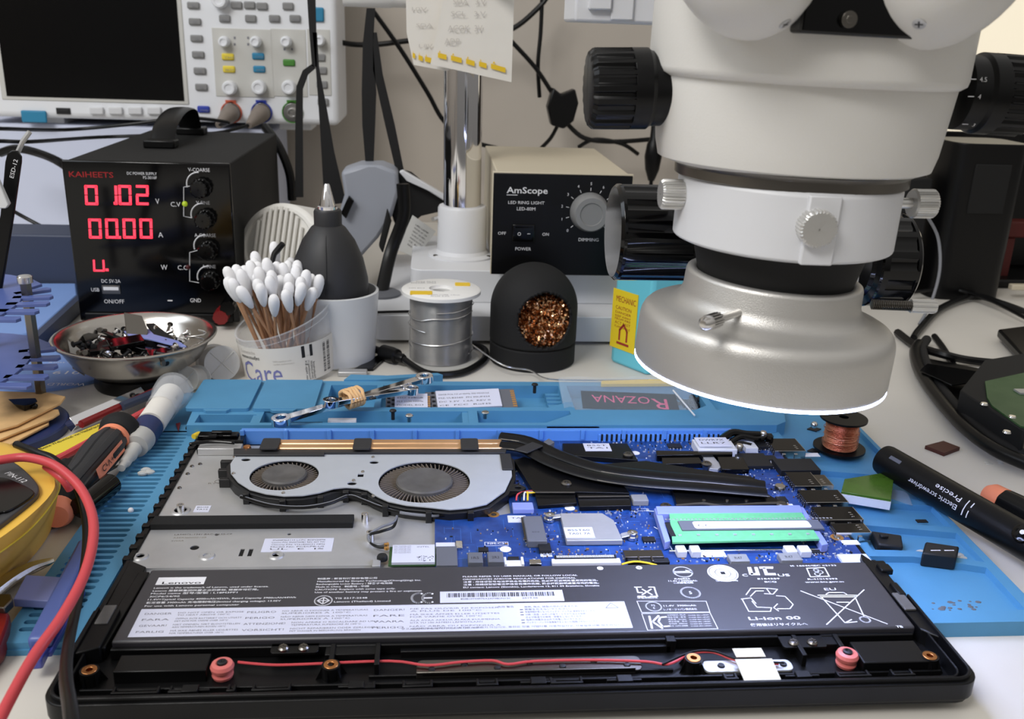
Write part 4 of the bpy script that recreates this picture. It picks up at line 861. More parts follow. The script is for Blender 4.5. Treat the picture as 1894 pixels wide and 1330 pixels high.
# ---------------- bench power supply ----------------
ps=thing('bench_power_supply','black bench power supply with glowing red digits behind the metal bowl','power supply',(-272,620,0))
YP=510
b=MB(); b.box(-338,YP+2,6,-206,760,139.5); b.build('housing','black_matte',ps,bevel=1.5)
b=MB(); b.box(-339,YP-1,4,-205,YP+3,140.5); b.build('front_panel','black_gloss',ps,bevel=1.2)
b=MB(); b.box(-334,YP-4,4,-210,YP+30,12); b.build('lower_bezel','black_satin',ps,bevel=1)
a=at(298,270,141); MB().box(a.x-14,a.y-8,139.4,a.x+14,a.y+10,147).build('handle_mount','black_satin',ps,bevel=1.5); MB().box(a.x-14,720,139.4,a.x+14,740,147).build('handle_mount','black_satin',ps,bevel=1.5)
b=MB(); b.tube([(a.x,a.y+4,144),(a.x,a.y+22,158),(a.x,a.y+60,167),(a.x,a.y+100,165),(a.x,725,146)],2,12,6,w=5.5,up=(0,0,1)); b.build('handle','black_satin',ps)
def fp(px,py): q=aty(px,py,YP-1.2); return q.x,q.z
# seven segment digits
SEG={'0':'abcdef','1':'bc','2':'abdeg','U':'cde','u':'cde'}
def digit(b,ch,x,z,w_,h,th=2.2):
    g=.35; y0,y1=YP-1.6,YP-1.2; hh=h/2; s=.06*h
    def sb(x0,z0,x1,z1):
        sh0=(z0-z)*.06; b.add([(x0+sh0,y0,z0),(x1+sh0,y0,z0),(x1+(z1-z)*.06,y0,z1),(x0+(z1-z)*.06,y0,z1)],[(0,1,2,3)])
    for c in SEG[ch]:
        if c=='a': sb(x+g,z+h-th,x+w_-g,z+h)
        if c=='d': sb(x+g,z,x+w_-g,z+th)
        if c=='g': sb(x+g,z+hh-th/2,x+w_-g,z+hh+th/2)
        if c=='f': sb(x,z+hh+g,x+th,z+h-g)
        if c=='e': sb(x,z+g,x+th,z+hh-g)
        if c=='b': sb(x+w_-th,z+hh+g,x+w_,z+h-g)
        if c=='c': sb(x+w_-th,z+g,x+w_,z+hh-g)
for row,(chs,xs,py,pyt) in enumerate((("0102",(158,194,220,252),379,342),("0000",(165,196,228,259),441,404))):
    for ch,px in zip(chs,xs):
        x,z=fp(px,py); h=fp(px,pyt)[1]-z; b=MB(); digit(b,ch,x,z,10.5,h); b.build('glowing_digit','digit_red',ps,smooth=False)
x,z=fp(173,502); b=MB(); digit(b,'U',x,z,9.5,21,1.7); b.build('glowing_digit','digit_red',ps,smooth=False)
for px,py in ((213,378),(221,441),(198,501)): x,z=fp(px,py); MB().box(x-1,YP-1.6,z-.2,x+1.4,YP-1.2,z+2).build('decimal_point','digit_red',ps,smooth=False)
e=MB(); fl(e,"KAIHEETS",128,327,210,4.6,YP-1.3,True); e.build('panel_text','brand_red',ps,smooth=False)
e=MB(); yt=YP-1.3
for t,px0,py,px1,h in (("DC POWER SUPPLY",235,323,290,2.4),("PS-3010F",265,331,290,2.4),("V",288,377,295,4.5),("A",293,439,302,4.5),("W",298,499,310,4.5),("C.V",316,382,334,4),("C.C",329,499,347,4),("V-COARSE",348,317,388,3),("V-FINE",363,378,388,3),("A-COARSE",360,438,399,3),("A-FINE",374,496,399,3),("DC 5V-2A",188,523,223,3.2),("USB",169,539,184,3.2),("ON/OFF",193,561,230,3.6),("GND",352,559,372,3.6)): fl(e,t,px0,py,px1,h,yt)
a,c=fp(310,557),fp(319,555); e.box(a[0],yt,a[1],c[0],yt+.1,a[1]+1)
def arc3(px,py,r,t0,t1):
    x,z=fp(px,py); P=[(x+r*math.cos(math.radians(t)),YP-1.4,z+r*math.sin(math.radians(t))) for t in range(t0,t1,-12 if t1<t0 else 12)]; e.tube(P,.55,4,1)
for px,py in ((371,343),(379,400),(384,458),(390,515)): arc3(px-3,py-2,9.8,195,75)
for q in ([(353,344),(340,346),(340,400),(355,403)],[(366,463),(351,467),(351,520),(368,523)]): e.tube([(fp(*v)[0],YP-1.4,fp(*v)[1]) for v in q],.35,4,1)
e.build('panel_text','print_white',ps,smooth=False)
for px,py in ((373,347),(381,404),(386,461),(391,517)):
    x,z=fp(px,py); b=MB().lathe([(8.5,0),(8.5,3),(7.4,3.4),(7.2,12),(6,13.4),(0,13.4)],(x,YP-1,z),(0,-1,0),72,ribs=12,rd=.5); b.build('adjust_knob','black_gloss',ps,ang=30)
x,z=fp(342,377); MB().sph((x,YP-1.5,z),2.3).build('indicator_lamp','led_green',ps)
x,z=fp(348,494); MB().sph((x,YP-1.5,z),2).build('indicator_lamp','digit_dim',ps)
a,c=fp(190,543),fp(222,528); b=MB().box(a[0],YP-2,a[1],c[0],YP,c[1]); b.cur=1; b.box(a[0]+1.2,YP-2.3,a[1]+3.2,c[0]-1.2,YP-2,c[1]-1.2); b.build('usb_socket',['steel_dark','print_white'],ps,bevel=.3)
for px,py,c in ((414,577,'red_plastic'),(427,560,'black_gloss')):
    x,z=fp(px,py); MB().cyl((x,YP,z),(x,YP-16,z-1),6.5,6.5,24,ribs=10,rd=.5).build('binding_post',c,ps)
# ---------------- oscilloscope ----------------
os_=thing('oscilloscope','white digital oscilloscope with a dark screen and rows of knobs at the upper left','oscilloscope',(-330,900,131))
YO=862
b=MB(); a=aty(-30,240,YO); c=aty(628,235,YO); zb0=zat(c.x,YO,233); x0o=-560; x1o=c.x
b.box(x0o,YO,zb0,x1o,YO+110,330); b.build('body','osc_white',os_,bevel=7,bs=4)
def op(px,py,y=YO-1): q=aty(px,py,y); return q.x,q.z
def obox(b,px0,py0,px1,py1,d,y=YO,r=0):
    a=op(px0,py1,y); c=op(px1,py0,y); return b.box(a[0],y-d,a[1],c[0],y+.5,c[1])
b=MB(); a=op(20,178); c=op(341,176); zz=a[1]; b.add([],[]); b.box(op(2,0)[0]-8,YO-1.6,zz,op(340,172)[0],YO-1,325); b.build('screen','screen_black',os_,bevel=.4)
b=MB(); b.box(op(2,0)[0]-14,YO-1,zz-4,op(340,172)[0]+5,YO+1,328); b.build('screen_frame','osc_inset',os_,bevel=1)
b=MB(); obox(b,42,205,86,226,3); bb=b.build('power_button','btn_cyan',os_,bevel=1.5)
b=MB(); obox(b,105,200,130,211,1); obox(b,108,203,127,208,1.4) ; b.build('usb_socket','chip_black',os_,bevel=.4)
for px in (180,215,251,286): b=MB(); obox(b,px-12,198,px+12,211,4); b.build('button','enamel_light',os_,bevel=1.2)
for px,py in ((358,10),(361,40),(364,71),(367,101),(370,131),(373,161)):
    b=MB(); obox(b,px-11,py-6,px+11,py+6,3); b.build('button','button_grey',os_,bevel=1.4)
for px,py in ((438,10),(462,10),(485,12),(416,35),(464,35),(508,35),(546,35),(533,12),(592,107),(595,131),(596,157),(598,189)):
    b=MB(); obox(b,px-10,py-7,px+10,py+6,3); b.build('button','button_grey',os_,bevel=1.4)
for px,py,m in ((422,105,'btn_yellow'),(424,128,'btn_yellow'),(478,104,'btn_cyan'),(480,128,'btn_cyan'),(535,116,'btn_green'),(588,27,'btn_cyan'),(377,202,'btn_blue')):
    b=MB(); s=13 if px==588 else 6; obox(b,px-11,py-s,px+11,py+s,3); part(b.build('button',m,os_,bevel=1.6),'coloured button')
for x0_,y0_,x1_,y1_ in ((398,55,504,178),(504,55,567,178),(570,55,612,176)): b=MB(); obox(b,x0_+2,y0_,x1_-2,y1_,.8); b.build('control_panel','osc_inset',os_,bevel=.5)
for px,py,r in ((416,77,6.2),(474,77,6.2),(530,77,6.2),(592,75,6),(426,162,8.2),(480,161,8.2),(535,161,8.2),(408,0,9)):
    x,z=op(px,py); b=MB().lathe([(r,0),(r,6),(r-.8,11),(r-1.6,12),(r*.55,12),(r*.5,11),(0,11)],(x,YO-1,z),(0,-1,-.02),36); b.build('knob','osc_white',os_)
for px,py,m in ((428,208,'ring_red'),(484,208,'btn_blue'),(541,208,'btn_green')):
    x,z=op(px,py); b=MB().lathe([(12.2,0),(12.2,1.4),(11,1.4),(11,0)],(x,YO-.6,z),(0,-1,0),40); rg=b.build('socket_ring',m,os_)
    MB().lathe([(10.5,0),(10.5,1.5),(5,1.5),(5,8),(4,8),(4,2),(1.5,2),(1.5,7),(0,7)],(x,YO-.6,z),(0,-1,0),30).build('socket','steel_bright',os_,bevel=.2)
    b=MB(); b.box(x-6,YO-2,z+11,x+6,YO-1,z+14); b.build('socket_label',m,os_)
e=MB()
for t,px,py in (("F1",355,13),("F2",358,43),("F3",361,74),("F4",364,104),("F5",367,134),("F6",370,164),("Menu",409,38),("Shift",502,38),("Utility",540,38),("CH1",416,108),("MATH",417,131),("CH2",472,107),("SAVE",474,131),("Help",371,205)):
    q=aty(px,py,YO-4.6); txt(e,t,(q.x,YO-4.6,q.z),2.2,9 if len(t)>2 else 3.5,x=(1,0,0),y=(0,0,1))
for px,py in ((434,70),(434,82),(459,70),(459,82),(526,91),(540,91)): x,z=op(px,py); e.box(x-1,YO-1.2,z-1.3,x+1,YO-1,z+1.3)
e.build('panel_text','label_text',os_,smooth=False)
b=MB(); a=op(512,248); b.box(a[0],YO+20,zb0-8,a[0]+38,YO+70,zb0); b.build('foot','osc_white',os_,bevel=1)
b=MB(); b.box(-510,YO+20,zb0-8,-470,YO+70,zb0); b.build('foot','osc_white',os_,bevel=1)
# box carrying the oscilloscope
sb=MB().box(-700,YO+12,0,-228,985,zb0-8).build('equipment_shelf','case_white',bevel=3); tag(sb,'long pale box under the oscilloscope, behind the power supply','box')
# probe leads
for i,(px,py,pts) in enumerate(((428,208,[(455,206,800),(420,226,800),(340,218,790),(240,230,785),(120,240,780),(0,238,660),(-60,236,640)]),(484,208,[(470,234,800),(400,246,790),(300,250,785),(180,254,780),(60,262,660),(0,261,640),(-60,262,620)]))):
    t=thing('probe_lead',['black probe lead with a grey plug in the red-ringed socket','black probe lead with a grey plug in the blue-ringed socket'][i],'cable',aty(px,py,YO-10),'probe leads on the oscilloscope')
    a=aty(px,py,YO-8); d=aty(px-24,py+24,YO-50); d2=(V(d)-V(a)).normalized()
    b=MB().lathe([(9.6,0),(9.8,4),(9.6,12),(8.4,14),(7.6,22),(4.2,42),(3.4,44)],a,d2,24); b.build('plug','bnc_grey',t)
    P=[V(a)+d2*42]+[aty(x,y,yy) for x,y,yy in pts[1:]]; MB().tube(P,1.9,8,6).build('wire','cable_black',t)
# ---------------- hanging straps, cables and splitter on the wall side ----------------
def cable(label,pts,r,m='cable_black',name='power_cable',cat='cable',group=None,seg=8,sm=6,w=None,up=None):
    P=[aty(x,y,yy) for x,y,yy in pts]; o=MB().tube(P,r,seg,sm,w=w,up=up).build(name,m); tag(o,label,cat,group); return o
cable('thin black cable arching over the upper left of the pole to the wall',[(520,-20,930),(560,40,930),(620,75,930),(680,83,930),(760,75,930),(900,60,935),(950,52,935),(1000,10,940),(1020,-20,940)],3.2)
cable('black cable running diagonally down behind the chrome pole',[(690,20,900),(740,90,905),(790,170,910),(822,225,915),(870,260,925),(935,277,935),(985,285,960)],2.8)
cable('black cable coming down to the wall splitter',[(940,70,935),(990,125,935),(1025,178,935)],2.8)
cable('black vertical cable above the wall splitter',[(1003,-10,940),(1000,60,940),(995,120,940),(998,180,945)],2.6)
cable('twisted black cable leaving the splitter to the right',[(1048,228,935),(1080,255,930),(1130,262,930),(1200,258,935),(1260,250,940)],3)
cable('black cable leaving the bottom of the splitter',[(1030,235,935),(1018,256,940),(1000,275,950)],2.6)
cable('black cable crossing the twisted one behind the control box',[(1070,272,940),(1100,258,930),(1150,266,930),(1180,285,940)],2.6)
b=MB(MX.Translation(aty(1040,195,930))@MX.Rotation(PI/2,4,'X')); k=.5
b.prism([(-14,22),(-3,14),(14,21),(19,4),(14,-18),(2,-28),(-14,-24),(-20,-2)],-10,12); o=b.build('power_splitter','black_satin',bevel=2); tag(o,'black power splitter block fixed to the wall above the control box','splitter')
b=MB(); p=aty(1208,290,900); b.lathe([(4,-30),(9,-16),(11,0),(9,16),(6,22),(5,60)],p,(0,0,1),20); b.tube([(p.x,p.y,p.z+50),(p.x-2,p.y,p.z+110),(p.x-1,p.y+6,330)],2.5,8); b.tube([(p.x,p.y,p.z-28),(p.x+1,p.y,p.z-80),(p.x+3,p.y,20),(p.x+5,p.y,1.8)],2.5,8); tag(b.build('inline_plug','black_satin'),'black inline plug hanging between the control box and the microscope','plug')
def strap(name,label,polys,y,m='strap_black',group=None,parent=None,cat='strap',t=1.2):
    b=MB()
    for L_,R_ in polys:
        Lp=[aty(*q,y if len(q)==2 else 0) for q in L_]; Rp=[aty(*q,y) for q in R_]
        n=len(Lp); vs=[tuple(v) for v in Lp]+[tuple(v) for v in Rp]+[(v.x,v.y+t,v.z) for v in Lp]+[(v.x,v.y+t,v.z) for v in Rp]; fs=[]
        for i in range(n-1): fs+=[(i,i+1,n+i+1,n+i),(2*n+i,3*n+i,3*n+i+1,2*n+i+1),(i,2*n+i,2*n+i+1,i+1),(n+i,n+i+1,3*n+i+1,3*n+i)]
        fs+=[(0,n,3*n,2*n),(n-1,3*n-1,4*n-1,2*n-1)]; b.add(vs,fs)
    o=b.build(name,m); tag(o,label,cat,group); return o
strap('webbing_strap','black webbing strap with a loop hanging in front of the oscilloscope knobs',[([(567,-20),(572,60),(577,122)],[(583,-20),(585,60),(586,125)]),([(577,118),(560,130),(548,160),(546,230),(546,365)],[(584,126),(570,138),(560,165),(560,230),(561,365)]),([(578,60),(584,125),(588,180),(592,240),(600,380)],[(586,60),(590,125),(606,210),(618,280),(640,375)])],640)
strap('webbing_strap','black webbing strap with a wide loop hanging left of the chrome pole',[([(678,15),(671,80),(669,170),(670,230),(676,303)],[(694,15),(690,80),(696,170),(694,230),(691,303)]),([(690,60),(690,130),(712,230),(733,320),(734,400)],[(697,60),(708,138),(730,230),(748,320),(752,400)])],650)
cable('thick black cable hanging down behind the power supply',[(490,235,800),(515,270,770),(535,320,760),(540,370,760)],5)
cable('black cable looping along the left side of the pale box',[(0,283,800),(30,275,790),(70,283,780),(110,300,760),(150,330,770)],4.6)
cable('thin black cable slanting down to the power supply on the far left',[(20,388,700),(60,410,700),(100,430,690),(130,440,680)],2)
# grey lamp-like appliance behind the blower
ap=thing('headband_magnifier','light grey moulded headband magnifier with black straps behind the blower','magnifier',(-75,640,0))
b=MB(); Y=620
def slab(pts,y,t,m,name,par,bev=3):
    P=[aty(*q,y) for q in pts]; n=len(P); xs=[(p.x,p.z) for p in P]; b=MB(MX(((1,0,0,0),(0,0,-1,y+t),(0,1,0,0),(0,0,0,1)))); b.prism(xs,0,t); return b.build(name,m,par,bevel=bev)
slab([(630,318),(665,306),(705,306),(735,318),(738,355),(725,400),(700,440),(655,490),(640,480),(610,425),(625,400),(637,360)],620,40,'grey_plastic','shell',ap,8)
slab([(735,318),(760,325),(790,350),(822,372),(822,390),(780,400),(755,420),(738,440),(725,400)],640,30,'black_matte','visor',ap,3)
slab([(738,318),(745,315),(822,360),(822,372),(790,352),(752,335)],630,8,'enamel_light','visor_edge',ap,1)
slab([(630,395),(645,362),(655,372),(640,405)],612,5,'black_gloss','strap_buckle',ap,1)
slab([(700,455),(716,385),(724,410),(708,470)],612,6,'black_matte','opening',ap,2)
# black lamp arm and its labelled foot
la=thing('desk_lamp_arm','black curved lamp arm with a printed grey label standing left of the pole','lamp',(-60,640,26))
P=[aty(745,340,560),aty(746,400,560),aty(722,470,555),at(706,541,27)]; MB().tube(P,3.4,12,8,w=1.7,up=(0,1,0)).build('arm','black_satin',la)
b=MB().lathe([(17,25.1),(17,27),(14,28.6),(6,29)],(P[-1].x,P[-1].y,0),seg=32); b.build('foot','chip_grey',la)
lb=slab([(763,398),(806,428),(770,478),(735,462)],600,1,'osc_inset','rating_label',la,.2)
e=MB()
a=aty(768,408,599); c=aty(799,430,599); ux=(V(c)-V(a)); uz=(V(aty(745,462,599))-V(a))
for i in range(7): s=V(a)+uz*(.12+.11*i)+ux*.1; txt(e,["LED LAMP","MODEL X7  12V","INPUT 100-240V~","OUTPUT 12V 2A","MADE IN P.R.C","CE  RoHS","SN 0042"][i],s,1.6,ux.length*.75,x=ux,y=-uz)
e.build('label_text','print_black',lb,smooth=False)
# ribbed white round filter
fl_=thing('ribbed_filter','round white ribbed plastic housing leaning behind the cotton swabs','housing',(-160,560,0))
c0=aty(560,460,560); ax=V((-.55,-.8,.25)); b=MB().lathe([(0,-2),(36,-2),(37.5,0),(37.5,30),(35,33),(31,33.5),(31,31),(0,31)][::-1],c0,ax,64,sx=1.25); b.build('shell','ribbed_white',fl_,bevel=1)
b=MB(); x_=V((0,0,1)); z_=ax.normalized(); x_=(x_-z_*x_.dot(z_)).normalized(); y_=z_.cross(x_)
for k in range(-4,5):
    hgt=math.sqrt(max(1,30**2-(k*6.2)**2)); P=[c0+z_*33.5+y_*(k*6.2)+x_*(s*hgt*1.15) for s in (-1,-.5,0,.5,1)]; b.tube(P,1.7,8,2)
b.build('ribs','ribbed_white',fl_)
# ---------------- dark gear at the right ----------------
mo=thing('monitor','black framed monitor with a pale cream screen at the upper right edge','monitor',(560,700,140))
a=aty(1760,243,720); c=aty(1760,278,720); b=MB(); b.box(a.x-30,720,c.z,a.x+330,745,a.z); b.box(a.x-30,724,a.z,a.x-24,745,a.z+190); b.build('bezel','black_satin',mo,bevel=1)
b=MB().box(a.x-24,724,a.z-1,a.x+330,742,a.z+200); b.build('screen','screen_cream',mo)
MB().box(a.x+100,745,10,a.x+150,765,a.z+100).build('stand_neck','black_satin',mo,bevel=1); MB().box(a.x+20,700,0,a.x+230,790,8).build('stand_foot','black_satin',mo,bevel=3)
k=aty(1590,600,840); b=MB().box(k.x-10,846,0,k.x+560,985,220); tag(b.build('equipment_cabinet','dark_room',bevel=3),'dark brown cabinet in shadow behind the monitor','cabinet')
p0=aty(1700,600,640); p1=aty(1828,600,640); sp_=thing('desktop_speaker','black rounded desktop speaker standing behind the microscope','speaker',((p0.x+p1.x)/2,660,0))
zt_=aty(1770,262,640).z; MB().prism(rrect(p0.x,625,p1.x,692,16),0,zt_).build('cabinet','black_satin',sp_,bevel=10,bs=4)
MB().box(p0.x+20,623,zt_-70,p1.x-20,626,zt_-20).build('grille','foam_black',sp_,bevel=1)
p0=aty(1640,600,600); p1=aty(1700,600,600); b=MB().box(p0.x,640,0,p1.x+10,700,aty(1650,340,600).z); tag(b.build('metal_case','black_matte',bevel=2),'narrow dark case standing just behind the microscope cone','case')
p=aty(1868,422,700); b=MB(); b.box(p.x-12,690,p.z-9,p.x+40,712,p.z+9); b.box(p.x-6,694,0,p.x+6,708,p.z-9); tag(b.build('red_clamp','red_fabric',bevel=2),'dull red clamp in the shadows under the monitor','clamp')
cable('thin grey cable curving down beside the right thumb screw',[(1715,400,560),(1735,440,560),(1738,500,550),(1722,560,540),(1700,600,530)],1.5,'cable_grey')
def fcable(label,pts,r,m='cable_black',**k):
    P=[at(x,y,z) for x,y,z in pts]; o=MB().tube(P,r,8,6).build('cable',m); tag(o,label,'cable'); return o
fcable('thick black cable lying across the white desk beside the ring light',[(1660,615,4),(1695,640,5),(1745,656,9.5),(1790,666,5),(1850,672,4),(1900,672,4)],3.6)
fcable('black cable crossing under the thick one on the right',[(1728,622,2.6),(1745,645,2.6),(1766,680,2.6)],2.8)
fcable('black cable sweeping from the right edge to the monitor foot',[(1900,578,4),(1850,560,6),(1800,548,6),(1740,570,5),(1700,610,4),(1690,625,3)],3.2)
fcable('thin black cable over the sheets at the far right',[(1690,540,10),(1760,535,10),(1830,555,10),(1900,590,8)],2)
b=MB(); b.prism(xy([(1845,612),(1900,605),(1900,670)],10),4,12)
o=b.build('mobile_phone','black_satin',bevel=2); tag(o,'black phone lying at the right edge on the white desk','phone')
# ---------------- solder spool ----------------
p=at(815,690,0); sx_,sy_=-31,425
ss=thing('solder_spool','white spool of shiny silver solder wire standing on the desk','spool',(sx_,sy_,0))
b=MB().lathe([(9,0),(31,0),(31,2.2),(24,2.6),(9,2.6)],(sx_,sy_,0),seg=56); b.build('lower_flange','frosted_plastic',ss)
b=MB().lathe([(8.5,55),(24,55),(31,56),(31,58.6),(29.5,59.5),(9.5,59.5),(9,58),(8,57),(8,52)],(sx_,sy_,0),seg=56); fl1=b.build('upper_flange','spool_white',ss)
prof=[(8,2.6)]; z=2.8
while z<54.6: prof+=[(24.1+.25*math.sin(z*.12),z),(24.75+.25*math.sin(z*.12),z+.45)]; z+=.95
prof+=[(8,55)]; b=MB().lathe(prof,(sx_,sy_,0),seg=64)
for k in range(5):
    a0=rr.uniform(0,6); P=[(sx_+25.6*math.cos(a0+j*.5),sy_+25.6*math.sin(a0+j*.5),10+k*9+j*rr.uniform(.2,.9)) for j in range(9)]; b.tube(P,.45,6,3)
b.build('wire_winding','solder_wire',ss,ang=20)
e=MB()
for t,x,y,w_ in (("SOLDER WIRE",sx_-24,sy_+14,20),("Sn63 Pb37",sx_-20,sy_+18,16),("ROSIN CORE  1.0mm",sx_-10,sy_-21,24),("FLUX 2.0%",sx_-8,sy_-25,14),("LOT 2019",sx_-25,sy_-2,12)): txt(e,t,(x,y,59.6),2,w_)
e.build('flange_text','label_text',fl1,smooth=False)
for q in ((-22,-15,0),(8,12,0)): part(MB().prism(rrect(sx_+q[0]-(2 if q[0]<0 else -3),sy_+q[1]-5,sx_+q[0]+15,sy_+q[1]+5,1),59.4,59.85).build('orange_sticker','print_yellow',fl1),'orange sticker')
P=[V((sx_+24,sy_-8,16)),at(930,675,10),at(980,685,6),at(1010,700,14),at(1080,703,15),at(1200,703,15)]
tag(MB().tube(P,.7,6,6).build('solder_wire','solder_wire'),'loose end of silver solder wire trailing to the right from the spool','wire')
# ---------------- tip cleaner ----------------
tx,ty=43,428
tcn=thing('tip_cleaner','black dome-shaped soldering tip cleaner filled with brass wool','tip cleaner',(tx,ty,0))
MB().lathe([(33,0),(34.5,1),(34.5,16),(33.5,17)],(tx,ty,0),seg=64).build('base','black_matte',tcn)
b=MB(); seg,rg=160,60; cz=48; dirn=V((-.05,-.93,.18)).normalized(); dirn=V((.06,-.98,.1)).normalized()
prof=[(33.5,17.6)]+[(34.8,19+q) for q in range(0,26)]+[(34.8*math.cos(math.radians(a)),44+36*math.sin(math.radians(a))) for a in range(2,91,2)]
n=seg; vs=[];fs=[]
for r,zz in prof:
    for k_ in range(n): t=2*PI*k_/n; vs.append((tx+r*math.cos(t),ty+r*math.sin(t),zz))
oc=V((tx+4,ty,39))
def inhole(i):
    v=V(vs[i])-oc; d=v.dot(dirn); return d>0 and (v-dirn*d).length<22.5
# opening: remove faces wholly inside, snap the border to a clean circle
for i in range(len(prof)-1):
    for k_ in range(n):
        j=(k_+1)%n; q=(i*n+k_,i*n+j,(i+1)*n+j,(i+1)*n+k_)
        if sum(inhole(v) for v in q)<4: fs.append(q)
vs2=[V(v) for v in vs]
used=set(i for q in fs for i in q)
for i in used:
    if inhole(i): v=vs2[i]-oc; d=v.dot(dirn); pr=v-dirn*d; vs2[i]=oc+dirn*d+pr*(22.5/max(pr.length,.1))
b.add([tuple(v) for v in vs2],fs); dm=b.build('dome','black_matte',tcn,ang=80)
so=dm.modifiers.new('thickness','SOLIDIFY'); so.thickness=.0022; so.offset=-1
b=MB(); rr=random.Random(4); dx_=dirn; ux_=V((1,0,0)); uy_=dirn.cross(ux_).normalized(); ux_=uy_.cross(dirn)
for k in range(700):
    a=rr.uniform(0,2*PI); r=24*math.sqrt(rr.random()); yo=uy_*(r*math.sin(a)); cc=oc+ux_*(r*math.cos(a))+yo+dirn*(13+rr.uniform(0,10)*(1-r*r/800)) 
    if cc.z>oc.z+15: cc=cc-dirn*((cc.z-oc.z-15)*1.0)
    h=V((rr.uniform(-1,1),rr.uniform(-1,1),rr.uniform(-1,1))).normalized(); g=h.orthogonal().normalized(); q=h.cross(g); R_=rr.uniform(1.0,2.1); P=[]
    for s in range(9): t=s*.8; P.append(cc+g*(R_*math.cos(t))+q*(R_*math.sin(t))+h*(t*.6))
    b.tube(P,.42,3,1,w=2.2,up=h,caps=False)
o=b.build('brass_wool','brass_wool',tcn,smooth=False); o['kind']='stuff'
# ---------------- cyan flux bottle box ----------------
cp0=at(1130,665,0); cq=at(1205,697,0)
cb_=thing('cleaner_bottle','cyan plastic bottle with a yellow caution label beside the microscope','bottle',(135,430,0))
zt2=aty(1140,500,425).z
b=MB().prism([(107,422),(129,390),(168,404),(172,428),(150,448),(115,444)],0,zt2+8); b.build('body','cyan_plastic',cb_,bevel=3,bs=3)
q0=V((107,422,0)); q1=V((129,390,0)); d=(q1-q0).normalized(); nrm=V((d.y,-d.x,0)); nrm=-nrm if nrm.y>0 else nrm
M_=MX.Translation(q0+nrm*.4)@MX(((d.x,0,nrm.x,0),(d.y,0,nrm.y,0),(0,1,0,0),(0,0,0,1)))
ly0=zat(107,422,640); ly1=zat(107,422,533)
b=MB(M_); b.box(-2,ly0,-.2,25,ly1,.2); b.cur=1; L_=ly1-ly0
for t,f_,h in (("MECHANIC",.80,5),("CAUTION",.67,3),("DANGER",.60,2),("KEEP AWAY",.54,1.8),("FROM FIRE",.49,1.8),("ACT FAST",.42,2.4),("FLAMMABLE",.36,1.8)): txt(b,t,(2,ly0+L_*f_,.35),h,21 if h>4 else 17)
b.cur=1; b.pl([(8,ly0+8),(8,ly0+16),(12,ly0+21),(16,ly0+16),(16,ly0+8)],1.8,.35); b.pl([(6,ly0+5),(18,ly0+5)],2,.35)
part(b.build('label',['yellow_label','red_print'],cb_,smooth=False),'yellow caution label')
# ---------------- swab jar ----------------
JM=MX.Translation(V((-146,398,0)))@MX.Rotation(math.radians(-5),4,'Y')
jr=thing('swab_jar','clear plastic jar with a white label holding wooden cotton swabs','jar',(-146,398,0))
b=MB(JM); n=56; jr_h=lambda t: 44+10*math.cos(t-.5)   # slanted opening: higher at the back right
vs=[];fs=[]
for lv in range(5):
    for k in range(n): t=2*PI*k/n; f_=lv/4; h=f_*jr_h(t); r=33+3*f_; vs.append((r*math.cos(t),r*math.sin(t),h))
for k in range(n): t=2*PI*k/n; vs.append((35.0*math.cos(t),35.0*math.sin(t),jr_h(t)))
for k in range(n): t=2*PI*k/n; vs.append((32*math.cos(t),32*math.sin(t),1))
for i in list(range(4)):
    for k in range(n): j=(k+1)%n; fs.append((i*n+k,i*n+j,(i+1)*n+j,(i+1)*n+k))
for a_,b_2 in ((4,5),(5,6)):
    for k in range(n): j=(k+1)%n; fs.append((a_*n+k,a_*n+j,b_2*n+j,b_2*n+k))
fs.append(tuple(k for k in range(n))); b.add(vs,fs); b.build('cup','clear_plastic',jr)
b=MB(JM); P=[(36.2*math.cos(2*PI*k/40),36.2*math.sin(2*PI*k/40),jr_h(2*PI*k/40)) for k in range(41)]; b.tube(P,.6,6,1,caps=False); P=[(35.8*math.cos(2*PI*k/40),35.8*math.sin(2*PI*k/40),jr_h(2*PI*k/40)-5) for k in range(41)]; b.tube(P,.4,6,1,caps=False); b.build('rim','clear_plastic',jr)
b=MB(JM); n=40; t0,t1=math.radians(185),math.radians(352); zt3=30
vs=[((33.9+3.4*(h_/48))*math.cos(t0+(t1-t0)*k/n),(33.9+3.4*(h_/48))*math.sin(t0+(t1-t0)*k/n),h_) for h_ in (1,zt3) for k in range(n+1)]
b.add(vs,[(k,k+1,n+2+k,n+1+k) for k in range(n)])
lab=b.build('label','paper',jr)
e=MB()
def cyt(e,t,th0,z,h,w_,m=0,vert=False):
    vs,fs,a,b_=glyphs(t,False); sy=h/.72; sx2=w_/(b_-a); e.cur=m; out=[]
    for v in vs:
        if vert: ang=th0+v[1]*sy/34; zz=z+(v[0]-a)*sx2
        else: ang=th0+(v[0]-a)*sx2/35; zz=z+v[1]*sy
        r=33.9+3.4*zz/48+.25; out.append(JM@V((r*math.cos(ang),r*math.sin(ang),zz)))
    e.add(out,fs)
cyt(e,"Cosmetische",math.radians(214),25,2.6,16,1); cyt(e,"wattenstaafjes",math.radians(214),21,2.8,19,0); cyt(e,"Care",math.radians(215),2.5,17,34,2); cyt(e,"100% bamboe met",math.radians(262),19.4,1.3,13,1); cyt(e,"zachte wattentopjes",math.radians(262),17.2,1.3,15,1)
for i,t in enumerate(("van Heijn B.V.","Provincialeweg 11","1506 MA ZAANDAM","Nederland")): cyt(e,t,math.radians(299+i*3.4),2,1.6,16-i,0,True)
e.cur=0
